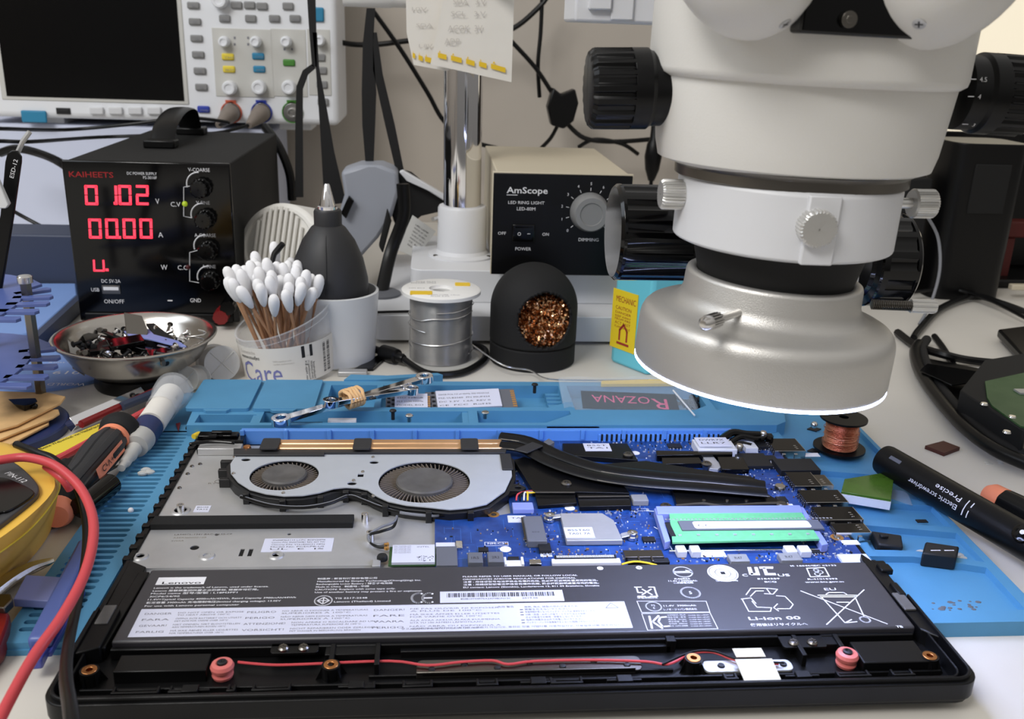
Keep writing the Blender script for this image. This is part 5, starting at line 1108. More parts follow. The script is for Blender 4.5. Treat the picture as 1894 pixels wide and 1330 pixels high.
def cbar(a0,a1,z0,z1,m=0,rr_=.2):
    e.cur=m; A=[math.radians(a0),math.radians(a1)]; e.add([JM@V(((33.9+3.4*z/48+rr_)*math.cos(a),(33.9+3.4*z/48+rr_)*math.sin(a),z)) for z in (z0,z1) for a in A],[(0,1,3,2)])
rb=random.Random(6); z=4.
while z<27: h=rb.choice([.3,.5,.8]); cbar(326,339,z,z+h); z+=h+rb.choice([.35,.6])
cbar(296,310,20,29); cbar(300,306,21.5,25,3,.28); cbar(301.5,304.5,25,27.6,3,.28)
e.build('label_print',['print_black','pencil_mark','lilac_print','paper'],lab,smooth=False)
# swabs
rb=random.Random(21); proto=None; cnt=0
spots=[]
for ring,(rad,nn) in enumerate(((5,5),(13,11),(20,15),(26.5,19))):
    for k in range(nn): spots.append((rad+rb.uniform(-1.5,1.5),2*PI*(k+rb.random()*.6)/nn))
def swab_local():
    st_=MB(MX.Identity(4)).cyl((0,0,0),(0,0,62),1.15,1.15,8); tp=MB(MX.Identity(4)); tp.lathe([(1.2,54),(2.3,56),(3.2,59.5),(3.9,63.5),(4.1,67),(3.7,70),(2.7,72.2),(1.2,73.3),(0,73.5)],seg=16); return st_,tp
for i,(r,t) in enumerate(spots):
    top=V((r*1.15*math.cos(t),r*1.15*math.sin(t),1)); bot=V((r*.45*math.cos(t+rb.uniform(-1.2,1.2)),r*.45*math.sin(t+rb.uniform(-1.2,1.2)),1))
    hgt=66 if r<16 else 62; d=(V((top.x,top.y,hgt))-bot).normalized(); lift=rb.uniform(0,9)+ (4 if math.cos(t)<0 else 0)+(8 if i%17==3 else 0)
    base=JM@(bot+d*(2+lift)); dw=(JM.to_3x3()@d); rot=dw.to_track_quat('Z','Y')
    if proto is None:
        proto=thing('cotton_swab',None,None,(0,0,0)); s_,t_=swab_local(); s_.build('stick','stick_wood',proto); t_.build('cotton_tip','cotton',proto); o=proto
    else:
        o=proto.copy(); COL.objects.link(o)
        for ch in [q for q in COL.objects if q.parent==proto]: c=ch.copy(); COL.objects.link(c); c.parent=o
    o.location=base*S; o.rotation_mode='QUATERNION'; o.rotation_quaternion=rot@MX.Rotation(rb.uniform(0,6),3,'Z').to_quaternion()
    tag(o,'white tipped wooden cotton swab standing in the clear plastic jar','swab','cotton swabs in the clear jar')
# ---------------- blower in white cup ----------------
cx_,cy_=aty(622,600,426).x,426
cup=MB().lathe([(0,0),(28,0),(30,2),(33.5,57),(31.5,57.5),(28.5,4),(0,4)],(cx_,cy_,0),seg=56).build('white_cup','cup_white'); tag(cup,'plain white plastic cup behind the swab jar, holding the black blower','cup')
bl=thing('air_blower','black rubber bulb blower with a metal nozzle standing in the white cup','blower',(cx_-4,cy_,10))
ox=cx_-4; b=MB().lathe([(0,6),(14,8),(22,20),(28,36),(30,52),(29.5,66),(26,82),(20,96),(13,106),(10.5,108),(10.5,118),(9.8,119.5),(0,119.5)],(ox,cy_,0),seg=48); 
b.build('bulb','rubber_dark',bl); b=MB(); b.tube([(ox,cy_-11,107),(ox,cy_-20.5,96),(ox+.5,cy_-26.6,82),(ox+.5,cy_-30,66),(ox+.5,cy_-30.4,55)],.35,6,5); b.build('seam','rubber_dark',bl)
MB().lathe([(7.5,119.5),(7.5,122),(6,122.4),(2.2,138),(1.4,139),(0,139)],(ox,cy_,0),seg=32).build('nozzle','chrome',bl)
# barrel connector and cable near the spool
dc=thing('barrel_connector','black barrel power connector with ribbed strain relief lying left of the solder spool','connector',at(740,655,0))
a=at(705,650,7); c=at(770,672,7); d=(V(c)-V(a)).normalized(); L_=(V(c)-V(a)).length
MB().lathe([(3,-8),(3,0),(6,2),(6.5,12),(6,18),(4,19),(4,24),(3.2,26)],a,d,20).build('shell','black_satin',dc)
MB().tube([V(a)+d*25,at(790,690,4),at(850,690,3.2),at(890,670,3),at(899,652,3),at(890,642,3),at(872,638,3)],2.6,8,6).build('wire','cable_black',dc)
cable_=MB().tube([at(686,578,27),at(720,577,27),at(760,576,27)],1.2,6,3).build('cable','cable_black'); tag(cable_,'thin black wire lying on the stand base behind the white cup','cable')
a=at(625,688,3); tag(MB().box(a.x,a.y-3,0,a.x+22,a.y+5,4).build('usb_stick','steel_sheet',bevel=.8),'small silver stick lying at the foot of the white cup','usb stick')
tag(MB().prism(xy([(655,682),(700,655),(712,660),(690,680)],3),0,3).build('plastic_scrap','black_gloss',bevel=.4),'small black plastic piece beside the barrel connector','scrap')
# ---------------- steel bowl with parts ----------------
bxm,bym=-250,371
bw=thing('magnetic_bowl','brushed steel bowl on a black magnetic base, full of small screws and metal bits','bowl',(bxm,bym,0))
MB().lathe([(0,0),(30,0),(31,2),(30,9),(27,11),(0,11)],(bxm,bym,0),seg=48).build('magnetic_base','black_satin',bw)
MB().lathe([(0,11),(24,11),(34,12.5),(44,20),(50,30),(53,35),(55.8,36),(56.2,37),(55,37.8),(52,37),(49,31.5),(43,22),(33,14.8),(24,13),(0,13)],(bxm,bym,0),seg=96).build('dish','steel_bowl',bw,ang=60)
def small_screw(M,L_=6,r=1.2,hr=2.2):
    b=MB(M); b.lathe([(0,.9),(hr*.8,.9),(hr,.4),(hr,-.2),(r,-.4),(r,-L_),(0,-L_-.6)],seg=12); return b
def place_rand(x,y,z,rb): return MX.Translation(V((x,y,z)))@MX.Rotation(rb.uniform(0,6.3),4,'Z')@MX.Rotation(rb.uniform(1.1,2.0),4,'X')
rb=random.Random(9)
scr=[small_screw(MX.Identity(4),L_,r,h).build('small_screw',m) for L_,r,h,m in ((6,1.2,2.3,'chip_black'),(4,1.4,2.6,'steel_bright'),(9,1.1,2.1,'steel_dark'))]
def put(o,M,first,label,grp,cat='screw'):
    c=o if first else o.copy()
    if not first: COL.objects.link(c)
    c.matrix_world=MX.Translation(M.translation*S)@M.to_3x3().to_4x4(); c.location=M.translation*S; c.rotation_euler=M.to_euler(); tag(c,label,cat,grp); return c
usd=[0,0,0]
for i in range(170):
    t=rb.uniform(0,6.28); r=36*math.sqrt(rb.random()); k=rb.randint(0,2); x=bxm+r*math.cos(t)+2; y=bym+r*math.sin(t)-8
    zz=18+(r*r)*.007+rb.uniform(0,9); put(scr[k],place_rand(x,y,zz,rb),usd[k]==0,['small black screw in the steel bowl','small bright steel screw in the steel bowl','small dark long screw in the steel bowl'][k],['black screws in the steel bowl','bright screws in the steel bowl','dark screws in the steel bowl'][k]); usd[k]=1
def lump(name,label,poly,z,h,m,cat,tilt=None,bev=.4):
    b=MB(); P=xy(poly,z); b.prism(P,z-h,z); 
    if tilt: 
        for i,v in enumerate(b.v): v.z+=(v.x-P[0][0])*tilt[0]+(v.y-P[0][1])*tilt[1]
    return tag(b.build(name,m,bevel=bev),label,cat)
lump('metal_bracket','flat dark grey metal plate sticking up at the back of the bowl',[(229,577),(262,581),(272,592),(257,610),(232,598)],44,1.2,'steel_dark','bracket',(.1,.5))
lump('plastic_bracket','black flat plastic bar lying at the back left of the bowl',[(178,607),(184,606),(227,624),(222,629)],32,2,'black_satin','bracket')
lump('plastic_bracket','black glossy bar lying across the left part of the bowl',[(152,618),(158,614),(240,628),(240,640),(160,632)],30,4,'black_gloss','bracket')
lump('lilac_bracket','pale lilac metal strip lying in the right half of the bowl',[(229,612),(250,610),(275,608),(285,618),(330,630),(345,640),(330,640),(275,626),(240,622)],34,1.4,'lavender','strip')
lump('plastic_bracket','black textured strip along the right wall of the bowl',[(270,598),(285,597),(335,620),(340,632),(300,622)],37,2,'black_matte','bracket',(-.05,.2))
lump('plastic_bracket','wide black plate under the lilac strip in the bowl',[(232,622),(280,630),(335,645),(320,652),(260,645),(228,636)],30,4,'black_gloss','bracket')
lump('metal_clip','bright wire shaped clip near the front of the bowl',[(259,640),(286,641),(290,646),(262,646)],27,1.4,'steel_bright','clip')
lump('metal_bracket','rusty thin metal corner at the left wall of the bowl',[(124,627),(148,636),(152,655),(130,648)],33,1,'steel_dark','bracket',(.2,.6))
lump('metal_clip','thin bright pin lying on the right in the bowl',[(292,636),(335,646),(334,649),(290,639)],32,1,'steel_bright','clip')
lump('plastic_bracket','black bar lying crosswise in the middle of the bowl',[(196,628),(260,622),(268,632),(204,640)],33,3,'black_gloss','bracket',(.05,.1))
lump('plastic_bracket','black clip at the front left of the bowl contents',[(150,636),(196,630),(204,646),(166,650)],31,4,'black_satin','bracket')
lump('plastic_bracket','black notched piece at the front right of the bowl contents',[(270,648),(322,640),(330,650),(296,658),(276,658)],32,3,'black_gloss','bracket')
b=MB(); q=at(360,625,38); b.tube([(q.x+7*math.cos(k*.7),q.y+3*math.sin(k*.7)+k*.4,36+k*.5) for k in range(12)],.7,6,4); tag(b.build('wire_ring','steel_bright'),'bright curled wire at the right side of the bowl','wire')
# ---------------- plastic caps ----------------
def capcup(c,face,r,L_,lab,grp=None,m='frosted_plastic'):
    c=V(c); f=V(face).normalized(); t=thing('frosted_cup',lab,'cup',(c.x,c.y,0),grp)
    MB().lathe([(0,0),(r,0),(r,1.2),(r-1,1.5),(r-1.4,L_-2),(r+.5,L_-1.5),(r+.5,L_),(r-2,L_)],c,-f,36).build('wall',m,t)
    u=f.orthogonal().normalized(); v=f.cross(u); b=MB(); b.tube([c+f*.3-u*r*.9,c+f*.3+u*r*.9],.5,4,1); b.tube([c+f*.3-v*r*.9,c+f*.3+v*r*.9],.5,4,1); b.build('cross_rib',m,t); return t
q=at(411,672,14); capcup(q,(.45,-.85,.25),13,24,'frosted plastic cap lying between the bowl and the swab jar')
q=at(344,702,10); capcup(q,(-.25,-.9,.3),9.5,18,'smaller frosted cap lying in front of the steel bowl')
# ---------------- things in the mat trays ----------------
def wrench(label,A,B,r0,head,grp):
    A=V(A);B=V(B); d=(B-A).normalized(); L_=(B-A).length; up=V((0,0,1)); s=d.cross(up).normalized(); u=s.cross(d)
    M_=MX(((d.x,s.x,u.x,A.x),(d.y,s.y,u.y,A.y),(d.z,s.z,u.z,A.z),(0,0,0,1))); b=MB(M_)
    b.prism([(head*.6,-r0),(L_*.5,-r0*.8),(L_-head*.6,-r0),(L_-head*.6,r0),(L_*.5,r0*.8),(head*.6,r0)],-1.6,1.6)
    for x in (0,L_): 
        hh=circ(x,0,head*.52,14)[::-1]; b.prism(circ(x,0,head,20),-2.4,2.4,[hh])
    o=b.build('ring_wrench','chrome',bevel=.5); return tag(o,label,'wrench',grp)
a=at(520,778,19); c=at(785,700,24); wrench('long chrome ring wrench lying diagonally across the blue trays, bound with the shorter one',a,c,3.2,6,None)
a=at(612,745,25); c=at(760,722,21); wrench('shorter chrome wrench strapped by a rubber band to the longer wrench',a,c,3.0,5.2,None)
q=at(652,738,22); b=MB(); dd=(V(at(785,700,24))-V(at(520,778,19))).normalized(); s_=dd.cross(V((0,0,1))).normalized(); u_=s_.cross(dd)
for k in range(5):
    cc=V(q)+dd*((k-2)*2.3)+V((0,0,1)); P=[cc+s_*(7.5*math.cos(t))+u_*(5.5*math.sin(t))+dd*(rr.uniform(-1,1)*1.2*math.sin(t)) for t in [2*PI*j/12 for j in range(13)]]; b.tube(P,1.2,8,2,caps=False)
tag(b.build('rubber_band','rubber_band'),'tan rubber band wound around the two chrome wrenches','rubber band')
def ssd(px,name,lab,W_,L_,rot,lines_,lx0,lx1):
    q=at(*px,13.5); t=thing(name,lab,'drive',(q.x,q.y,5)); M_=MX.Translation(V((q.x,q.y,11)))@MX.Rotation(rot,4,'Z')@MX.Rotation(math.radians(24),4,'X')
    MB(M_).box(-L_/2,-W_/2,0,L_/2,W_/2,1).build('board','chip_grey',t,bevel=.1)
    b=MB(M_); b.box(lx0,-W_/2+.6,1,lx1,W_/2-.6,2.4); b.cur=1
    for i,s in enumerate(lines_): txt(b,s,(lx0+1.5,W_/2-5-i*3.4,2.45),1.25,(lx1-lx0)*.8)
    b.build('label',['label_white','print_black'],t,smooth=False)
    b=MB(M_); 
    for k in range(8): b.box(L_/2-3,-W_/2+1+k*(W_-2)/8,1,L_/2-.2,-W_/2+2.2+k*(W_-2)/8,1.1)
    b.build('contacts','gold',t)
    b=MB(M_); 
    for k in range(8): b.box(-L_/2+1+(k%2)*3,-W_/2+2+k*2,1,-L_/2+3+(k%2)*3,-W_/2+3.2+k*2,1.9)
    b.build('chips','chip_black',t)
ssd((755,743),'solid_state_drive','short white-labelled drive board lying in the blue tray',18,30,.03,["SSD 128GB","M.2 2230 NVMe","MODEL BG3","CE FCC"],-9,13)
ssd((872,735),'solid_state_drive','long drive board with peeling white label lying in the blue tray',18,62,.12,["256GB PCIe 3.0 x4 NVMe SSD MODULE","MZ-VLB2560  PN 00UP434","DC 3.3V  1.6A  REV 0","CE  FCC  RoHS"],-24,20)
# bag with printed card
bgt=thing('clear_bag','clear plastic bag over the right tray holding a black printed card','bag',(95,312,13))
M_=MX.Translation(V((97,308,14.5)))@MX.Rotation(math.radians(-1),4,'Z')@MX.Rotation(math.radians(12),4,'X')
b=MB(M_); nx,ny=14,6; vs=[];rb=random.Random(12)
for j in range(ny+1):
    for i in range(nx+1): vs.append((-46+92*i/nx,-20+42*j/ny,rb.uniform(0,1.6)+1.4))
b.add(vs,[(j*(nx+1)+i,j*(nx+1)+i+1,(j+1)*(nx+1)+i+1,(j+1)*(nx+1)+i) for j in range(ny) for i in range(nx)]); b.add([(x,y,0) for x,y,z in vs],[(j*(nx+1)+i,(j+1)*(nx+1)+i,(j+1)*(nx+1)+i+1,j*(nx+1)+i+1) for j in range(ny) for i in range(nx)])
b.build('film','bag_film',bgt)
cardo=MB(M_@MX.Rotation(math.radians(-3),4,'Z')); cardo.box(-32,-17,.5,34,4,1.1); cardo.cur=1
txt(cardo,"OZANA",(15,-1,1.2),9,40,x=(-1,0,0),y=(0,-1,0)); txt(cardo,"R",(27,-3,1.2),13,11,x=(-1,0,0),y=(0,-1,0)); 
o=cardo.build('printed_card',['black_gloss','pink_print'],smooth=False); tag(o,'black card with pink upside-down lettering inside the clear bag','card')
tag(MB().tube([at(1245,722,22),at(1262,742,19),at(1285,769,15)],.6,6,3).build('toothpick','cup_white'),'thin white stick leaning on the tray edge right of the bag','stick')
# loose screws in trays
rb=random.Random(31)
tr=[(757,792,6,1),(727,788,6,0),(897,786,7,1),(988,738,9,0)]
labs={(757):'dark screw lying in the long front tray left of the divider',727:'black screw standing in the long front tray beside the white connector',897:'bright screw standing in the front tray under the drive',988:'black screw standing on the steps left of the plastic bag'}
for px,py,z,k in tr:
    q=at(px,py,z); put(scr[k],MX.Translation(V((q.x,q.y,z+4))),False,labs[px],None)
for i in range(26):
    q=at(rb.uniform(1265,1400),rb.uniform(742,768),6); put(scr[0],place_rand(min(q.x,146),max(292,min(q.y,326)),5.5+rb.uniform(0,3),rb),False,'small black screw in the tray beneath the ring light','black screws in the tray under the ring light')
for px,py,n_ in ((370,785,'yellow'),):
    a=at(358,808,7); c=at(388,793,7); tag(MB().cyl(a,c,1.8,1.8,12).build('wire_offcut','print_yellow'),'short yellow tube offcut in the small left tray','offcut')
q=at(365,794,6); put(scr[0],place_rand(q.x,q.y,6,rb),False,'black screw beside the yellow offcut in the small left tray',None)
q=at(455,793,6); put(scr[1],place_rand(q.x,q.y,6,rb),False,'bright screw at the left end of the long front tray',None)
tag(MB().prism(xy([(325,783),(334,781),(330,797)],7),5.6,7).build('guitar_pick','red_plastic',bevel=.2),'tiny red plastic triangle lying on the mat left of the trays','scrap')
a=at(590,792,8); tag(MB().box(a.x-20,a.y-4,3.5,a.x+2,a.y+6,10).build('black_connector','black_gloss',bevel=.6),'black glossy plastic clip in the long front tray','clip')
a=at(630,778,10); b=MB().box(a.x-8,a.y-2,8,a.x+10,a.y+2,11); 
for k in range(5): b.box(a.x-6+k*3,a.y-2.3,9,a.x-5+k*3,a.y-2,10)
b.box(a.x,a.y-6,5,a.x+8,a.y-1,8); tag(b.build('white_connector','print_white',bevel=.3),'small white plug housing in the long front tray','connector')
tag(MB().prism(xy([(1205,700),(1260,701),(1260,708),(1112,709),(1112,703)],16),13.2,15.5).build('pencil_strip','print_yellow',bevel=.4),'yellow strip lying on the back edge of the trays beside the cyan bottle','strip')
# ---------------- right side of the mat ----------------
cs=thing('copper_wire_spool','small black spool of thin copper wire standing on the mat behind the screwdriver','spool',(209,258,4))
q=at(1560,846,5); ccx,ccy=q.x,q.y+8
MB().lathe([(0,7.6),(16,7.6),(16,9),(6,9)],(ccx,ccy,0),seg=40).build('lower_flange','black_satin',cs); MB().lathe([(6,28),(14.5,28),(14.5,29.2),(3,29.2),(3,27)],(ccx,ccy,0),seg=40).build('upper_flange','black_satin',cs)
prof=[(5,9)]; z=9.1
while z<27.8: prof+=[(9.9+.12*math.sin(z*.8),z),(10.25+.12*math.sin(z*.8),z+.3)]; z+=.6
b=MB().lathe(prof+[(5,28)],(ccx,ccy,0),seg=40); rb=random.Random(77)
for k in range(7): a0=rb.uniform(0,6); b.tube([(ccx+10.9*math.cos(a0+j*.5),ccy+10.9*math.sin(a0+j*.5),11+k*1.7+rb.uniform(-.5,.5)) for j in range(10)],.22,5,3)
b.build('copper_winding','copper_wire',cs)
ed=thing('electric_screwdriver','black pen-shaped electric screwdriver with white lettering lying on the mat edge','screwdriver',(250,200,0))
A=V(at(1632,848,19)); B=V(at(1900,1004,15)); d=(B-A).normalized(); r=9.2
MB().lathe([(0,0),(7,0),(8.8,1.2),(9.2,3),(9.2,208),(7,210),(0,210)],A,d,48).build('barrel','black_plastic',ed)
s_=d.cross(V((0,0,1))).normalized(); cv=(CAM-(A+d*60)); n_=(cv-d*cv.dot(d)).normalized(); sd=n_.cross(d)
def surf(t,off,rr_=r+.12): ang=off/r; return A+d*t+(n_*math.cos(ang)+sd*math.sin(ang))*rr_
def barrel_text(e,t,t0,off,h,w_):
    vs,fs,a_,b_=glyphs(t,False); e.add([surf(t0-(v[0]-a_)*w_/(b_-a_),off-v[1]*h/.72) for v in vs],fs)
e=MB(); barrel_text(e,"Precise",61,3.2,3,17); barrel_text(e,"Electric screwdriver",61,-1.6,3,33)
e.tube([surf(65,o) for o in (-5,-2,1,4)],.35,4,1); e.tube([surf(68,o) for o in (-5,-3,-1)],.35,4,1); e.tube([surf(68,o) for o in (1,2.5,4)],.35,4,1); e.build('barrel_text','print_white',ed,smooth=False)
b=MB(); b.add([surf(10+8*i/6,2+2.2*j) for j in (0,1) for i in range(7)],[(i,i+1,8+i,7+i) for i in range(6)]); b.build('charging_port','chip_grey',ed)
for t in (98,117):
    cc=surf(t,3,r-1.2); nn=(cc-(A+d*t)).normalized(); o=MB().lathe([(5.2,0),(5.2,2),(4.6,2.4),(0,2.4)],cc,nn,28).build('button','black_gloss',ed); MB().lathe([(1.3,0),(1.3,.4),(0,.4)],cc+nn*2.3,nn,12).build('indicator','print_white' ,o)
tp=MB(); tp.prism(xy([(1556,909),(1562,886),(1655,871),(1648,924)],14),12.6,14); o=tp.build('green_tape_piece','green_tape',bevel=.2); 
t=thing('tape_wrapped_block','green tinted tape piece stuck on a white edged block on the mat','tape',(205,178,7.6)); o.parent=t; ROOT[o.name]=ROOT[t.name]; o.location=o.location-t.location
MB().prism([(q[0],q[1]-.5) for q in xy([(1556,909),(1560,893),(1650,885),(1648,924)],14)],7.7,12.5).build('white_edge','print_white',t)
MB().prism(xy([(1648,922),(1688,935),(1680,915),(1672,908),(1650,905)],8),7.7,8).build('tape_tail','bag_film',t)
for poly,z,lab in (([(1611,981),(1668,989),(1671,1011),(1625,1006)],10,'black plastic foot with a raised bump in the middle mat pocket'),([(1712,1001),(1775,1010),(1770,1030),(1706,1022)],12,'black plastic foot with two slits in the middle mat pocket')):
    P=xy(poly,z); t=thing('laptop_foot',lab,'rubber foot',(P[0][0],P[0][1],4),None)
    MB().prism(P,4,z).build('body','chip_black',t,bevel=1)
    cx2=sum(p[0] for p in P)/4; cy2=sum(p[1] for p in P)/4
    if z==10: MB().box(cx2-4,cy2,z,cx2,cy2+3,z+1.6).build('bump','chip_black',t,bevel=.5)
    else: MB().box(cx2-6,cy2-1.6,z,cx2-1,cy2-.9,z+.1).box(cx2+1,cy2-1.8,z,cx2+6,cy2-1.1,z+.1).build('slits','print_white',t)
b=MB(); rb=random.Random(3); q=at(1735,1028,4.2)
for k in range(14): x=q.x+rb.uniform(-14,16); y=q.y+rb.uniform(-3,4); b.sph((x,y,4.2),rb.uniform(1.2,2.6),1.5,1,.5,8,4)
o=tag(b.build('glue_residue','frosted_plastic'),'whitish glue residue around the black foot in the mat pocket','residue',kind='stuff')
for px,py,lab in ((1507,772+13,'tiny flat black square lying on the mat left of the copper spool, the rear one'),(1508,825,'tiny flat black square lying on the mat left of the copper spool, the front one'),(1705,964,'tiny black block lying in the upper right mat pocket')):
    q=at(px,py,8); tag(MB().prism([(q.x-5,q.y),(q.x,q.y-4),(q.x+5,q.y),(q.x,q.y+4)] if px<1600 else [(q.x-3,q.y-1.5),(q.x+3,q.y-1.5),(q.x+3,q.y+1.5),(q.x-3,q.y+1.5)],7.7 if px>1600 else 4.1,8.3 if px>1600 else 4.9).build('chip_pad','chip_black',bevel=.1),lab,'chip')
q=at(1506,786,10); tag(MB().sph((q.x,q.y,10),2.4).build('solder_ball','steel_bright'),'small shiny ball resting by the rear black square on the mat','ball')
tag(MB().prism(xy([(1711,824),(1745,815),(1776,827),(1747,838)],2.5),0,2.5).build('thermal_pad','brown_pad',bevel=.2),'dark brown square pad with a light edge on the white desk','pad')
b=MB(); q=at(1837,855,0.0); rb=random.Random(4)
for k in range(7): b.sph((q.x+rb.uniform(-7,7),q.y+rb.uniform(-3,3),0),rb.uniform(1,2.4),1.4,1,.3,8,4)
tag(b.build('glue_residue','frosted_plastic'),'dried glue smear on the white desk right of the brown pad','residue',kind='stuff')
sd2=thing('precision_driver','orange and black tool handle at the right edge behind the electric screwdriver','screwdriver',at(1850,920,0))
A=V(at(1825,912,9)); B=V(at(1905,955,9)); d=(B-A).normalized(); MB().lathe([(0,-2),(5,0),(7.5,4),(7.8,12)],A,d,24).build('end_cap','orange',sd2); MB().lathe([(7.9,12),(8.4,20),(8,70)],A,d,32,ribs=8,rd=.5).build('grip','black_satin',sd2)
for k in (28,40): q=A+d*k+V((0,-6.5,4.2)); MB().sph(tuple(q),1.8).build('inlay_dot','orange',sd2)
# big black tray with hard drive on the right
bt=thing('round_black_tray','large black rubber-rimmed tray on the right, carrying a hard drive','tray',(430,330,0))
TP=[(1690,560),(1700,640),(1740,710),(1810,780),(1900,838)]
c0=V((430,395,0)); Rt=150
P=[at(*q,6) for q in TP]
def circ3(p1,p2,p3):
    ax_,ay,bx2,by,cx2,cy2=p1.x,p1.y,p2.x,p2.y,p3.x,p3.y; dd_=2*(ax_*(by-cy2)+bx2*(cy2-ay)+cx2*(ay-by)); ux=((ax_**2+ay**2)*(by-cy2)+(bx2**2+by**2)*(cy2-ay)+(cx2**2+cy2**2)*(ay-by))/dd_; uy=((ax_**2+ay**2)*(cx2-bx2)+(bx2**2+by**2)*(ax_-cx2)+(cx2**2+cy2**2)*(bx2-ax_))/dd_; return ux,uy,math.hypot(ax_-ux,ay-uy)
ux,uy,Rt=circ3(at(1690,650,5),at(1760,755,5),at(1900,850,5))
rimp=[(1700,636),(1692,652),(1700,684),(1728,728),(1778,785),(1838,830),(1910,862)]; MB().prism(xy(rimp+[(1960,700),(1830,684),(1716,662)],5),0,5).build('tray_body','black_satin',bt,bevel=1); MB().tube([at(a_,b_,8) for a_,b_ in rimp],4.5,12,6).build('rubber_rim','black_satin',bt); MB().tube([at(a_+14,b_-8,7) for a_,b_ in rimp],4,12,6).build('inner_rim','black_matte',bt)
hd=thing('hard_drive','hard drive with a green circuit board lying in the round black tray','hard drive',at(1850,740,14))
MB().prism(xy([(1776,722),(1822,665),(1900,652),(1900,796),(1894,796)],24),6,24).build('body','black_matte',hd,bevel=1.5)
MB().prism(xy([(1822,705),(1845,700),(1900,688),(1900,790),(1888,788),(1835,750),(1826,735)],25.2),24,25.2).build('circuit_board','pcb_dark_green',hd)
for px,py in ((1820,748),(1872,772),(1862,800)): q=at(px,py,25); MB().lathe([(0,26.4),(2,26.2),(2.6,25)],(q.x,q.y,0),seg=12).build('screw','steel_bright',hd)
q=at(1890,725,26); MB().box(q.x-3,q.y-3,25.2,q.x+8,q.y+5,26.5).build('chip','steel_sheet',hd)
lump('plastic_sheet','folded dark glossy plastic sheet between the tray and the cables',[(1700,685),(1715,672),(1830,690),(1815,705),(1760,712)],14,1,'black_gloss','sheet')
b=MB(); q=at(1850,520,6); b.box(q.x-20,q.y-10,0,q.x+120,q.y+20,10); tag(b.build('dark_adapter','black_satin',bevel=3),'dark flat adapter lying under the monitor at the right edge','adapter')
b=MB(); q=at(1885,536,11); b.box(q.x-8,q.y,10.2,q.x+40,q.y+8,16); tag(b.build('beige_block','beige_enamel',bevel=1),'small beige block on the dark adapter at the right edge','block')

b=MB(); rb=random.Random(19); q=at(1775,1125,4.1)
for k in range(26): b.sph((q.x+rb.gauss(0,9),q.y+rb.gauss(0,5),4.05),rb.uniform(.4,1.3),1.5,1,.4,6,4)
tag(b.build('flux_residue','chip_grey'),'dark flux crumbs spread in the front right pocket of the mat','residue',kind='stuff')
b=MB(); p=aty(520,452,420); q=aty(505,478,420); b.tube([aty(524,450,420),aty(514,462,420),aty(505,478,418),V((aty(505,478,418).x-2,410,60)),V((aty(505,478,418).x-4,404,8))],[2,2.4,2,1.6,1.2],8,4); tag(b.build('hook_tool','black_satin'),'black hooked tool standing among the cotton swabs in the jar','tool')
# ---------------- left side of the bench ----------------
def lift(name,label,poly,z0,z1,m,cat=None,par=None,bev=.4,grp=None):
    o=MB().prism(xy(poly,z1),z0,z1).build(name,m,par,bevel=bev)
    if par is None: tag(o,label,cat,grp)
    elif label: part(o,label)
    return o
a=aty(-40,520,600); c=aty(146,520,600); z1=zat(a.x,600,432); b=MB().box(a.x,600,0,c.x+30,650,z1); cs2=tag(b.build('slate_case','slate',bevel=2),'long slate blue case standing behind the tool rack at the far left','case')
MB().box(a.x+30,598.5,18,c.x-10,600,z1-22)
pb=thing('pale_blue_box','flat pale blue lidded box lying behind the tool rack at the far left','box',(-420,520,0))
P0=xy([(-60,524),(141,524),(143,545),(68,612),(-60,640)],14); MB().prism(P0,0,14).build('box_body','pale_blue',pb,bevel=1.5); 
dk=xy([(143,545),(145,556),(70,625),(66,612)],13); MB().prism(dk,1,13.4).build('dark_edge','slate',pb)
bd=thing('blue_round_mat','round blue plastic disc with faint white print beside the steel bowl','disc',(-330,330,0))
ctr=at(85,660,3); er=at(172,730,3); Rr=(V(at(180,700,3))-V(ctr)).length
MB().lathe([(0,0),(Rr,0),(Rr,2.4),(Rr-1,3),(0,3)],(ctr.x,ctr.y,0),seg=72).build('disc','pale_blue',bd)
e=MB(); q=at(150,690,3); txt(e,"2019",(q.x+6,q.y+4,3.1),7,26,x=(-1,0,0),y=(0,-1,0)); q=at(150,708,3); txt(e,"WORLD",(q.x+4,q.y-1,3.1),5,26,x=(-1,0,0),y=(0,-1,0)); q=at(160,672,3); txt(e,"with your store",(q.x+8,q.y+2,3.1),2.4,36,x=(-1,0,0),y=(0,-1,0)); e.build('disc_print','print_white',bd,smooth=False)
# tool rack with toothed plates
rk_=thing('tool_rack','blue metal tool rack with toothed plates on steel standoffs at the left edge','rack',(-330,290,0))
bp=at(-10,785,6); er=at(127,775,6); R0=(V(er)-V(bp)).length
MB().lathe([(0,0),(R0,0),(R0,5),(R0-1,6),(0,6)],(bp.x,bp.y,0),seg=96).build('base_plate','navy',rk_)
pz=V(at(78,745,6)); zt4=zat(pz.x,pz.y,520); zlo=zat(pz.x,pz.y,660); zhi=zat(pz.x,pz.y,545)
MB().cyl((pz.x,pz.y,6),(pz.x,pz.y,zt4),3.6,3.6,6).build('standoff','steel_dark',rk_); MB().lathe([(4.6,0),(4.6,4),(3.8,4.6),(0,4.6)],(pz.x,pz.y,zt4-1),seg=18).build('nut','steel_bright',rk_)
MB().cyl((pz.x-70,pz.y+10,6),(pz.x-70,pz.y+10,zt4),3.6,3.6,6).build('standoff','steel_dark',rk_)
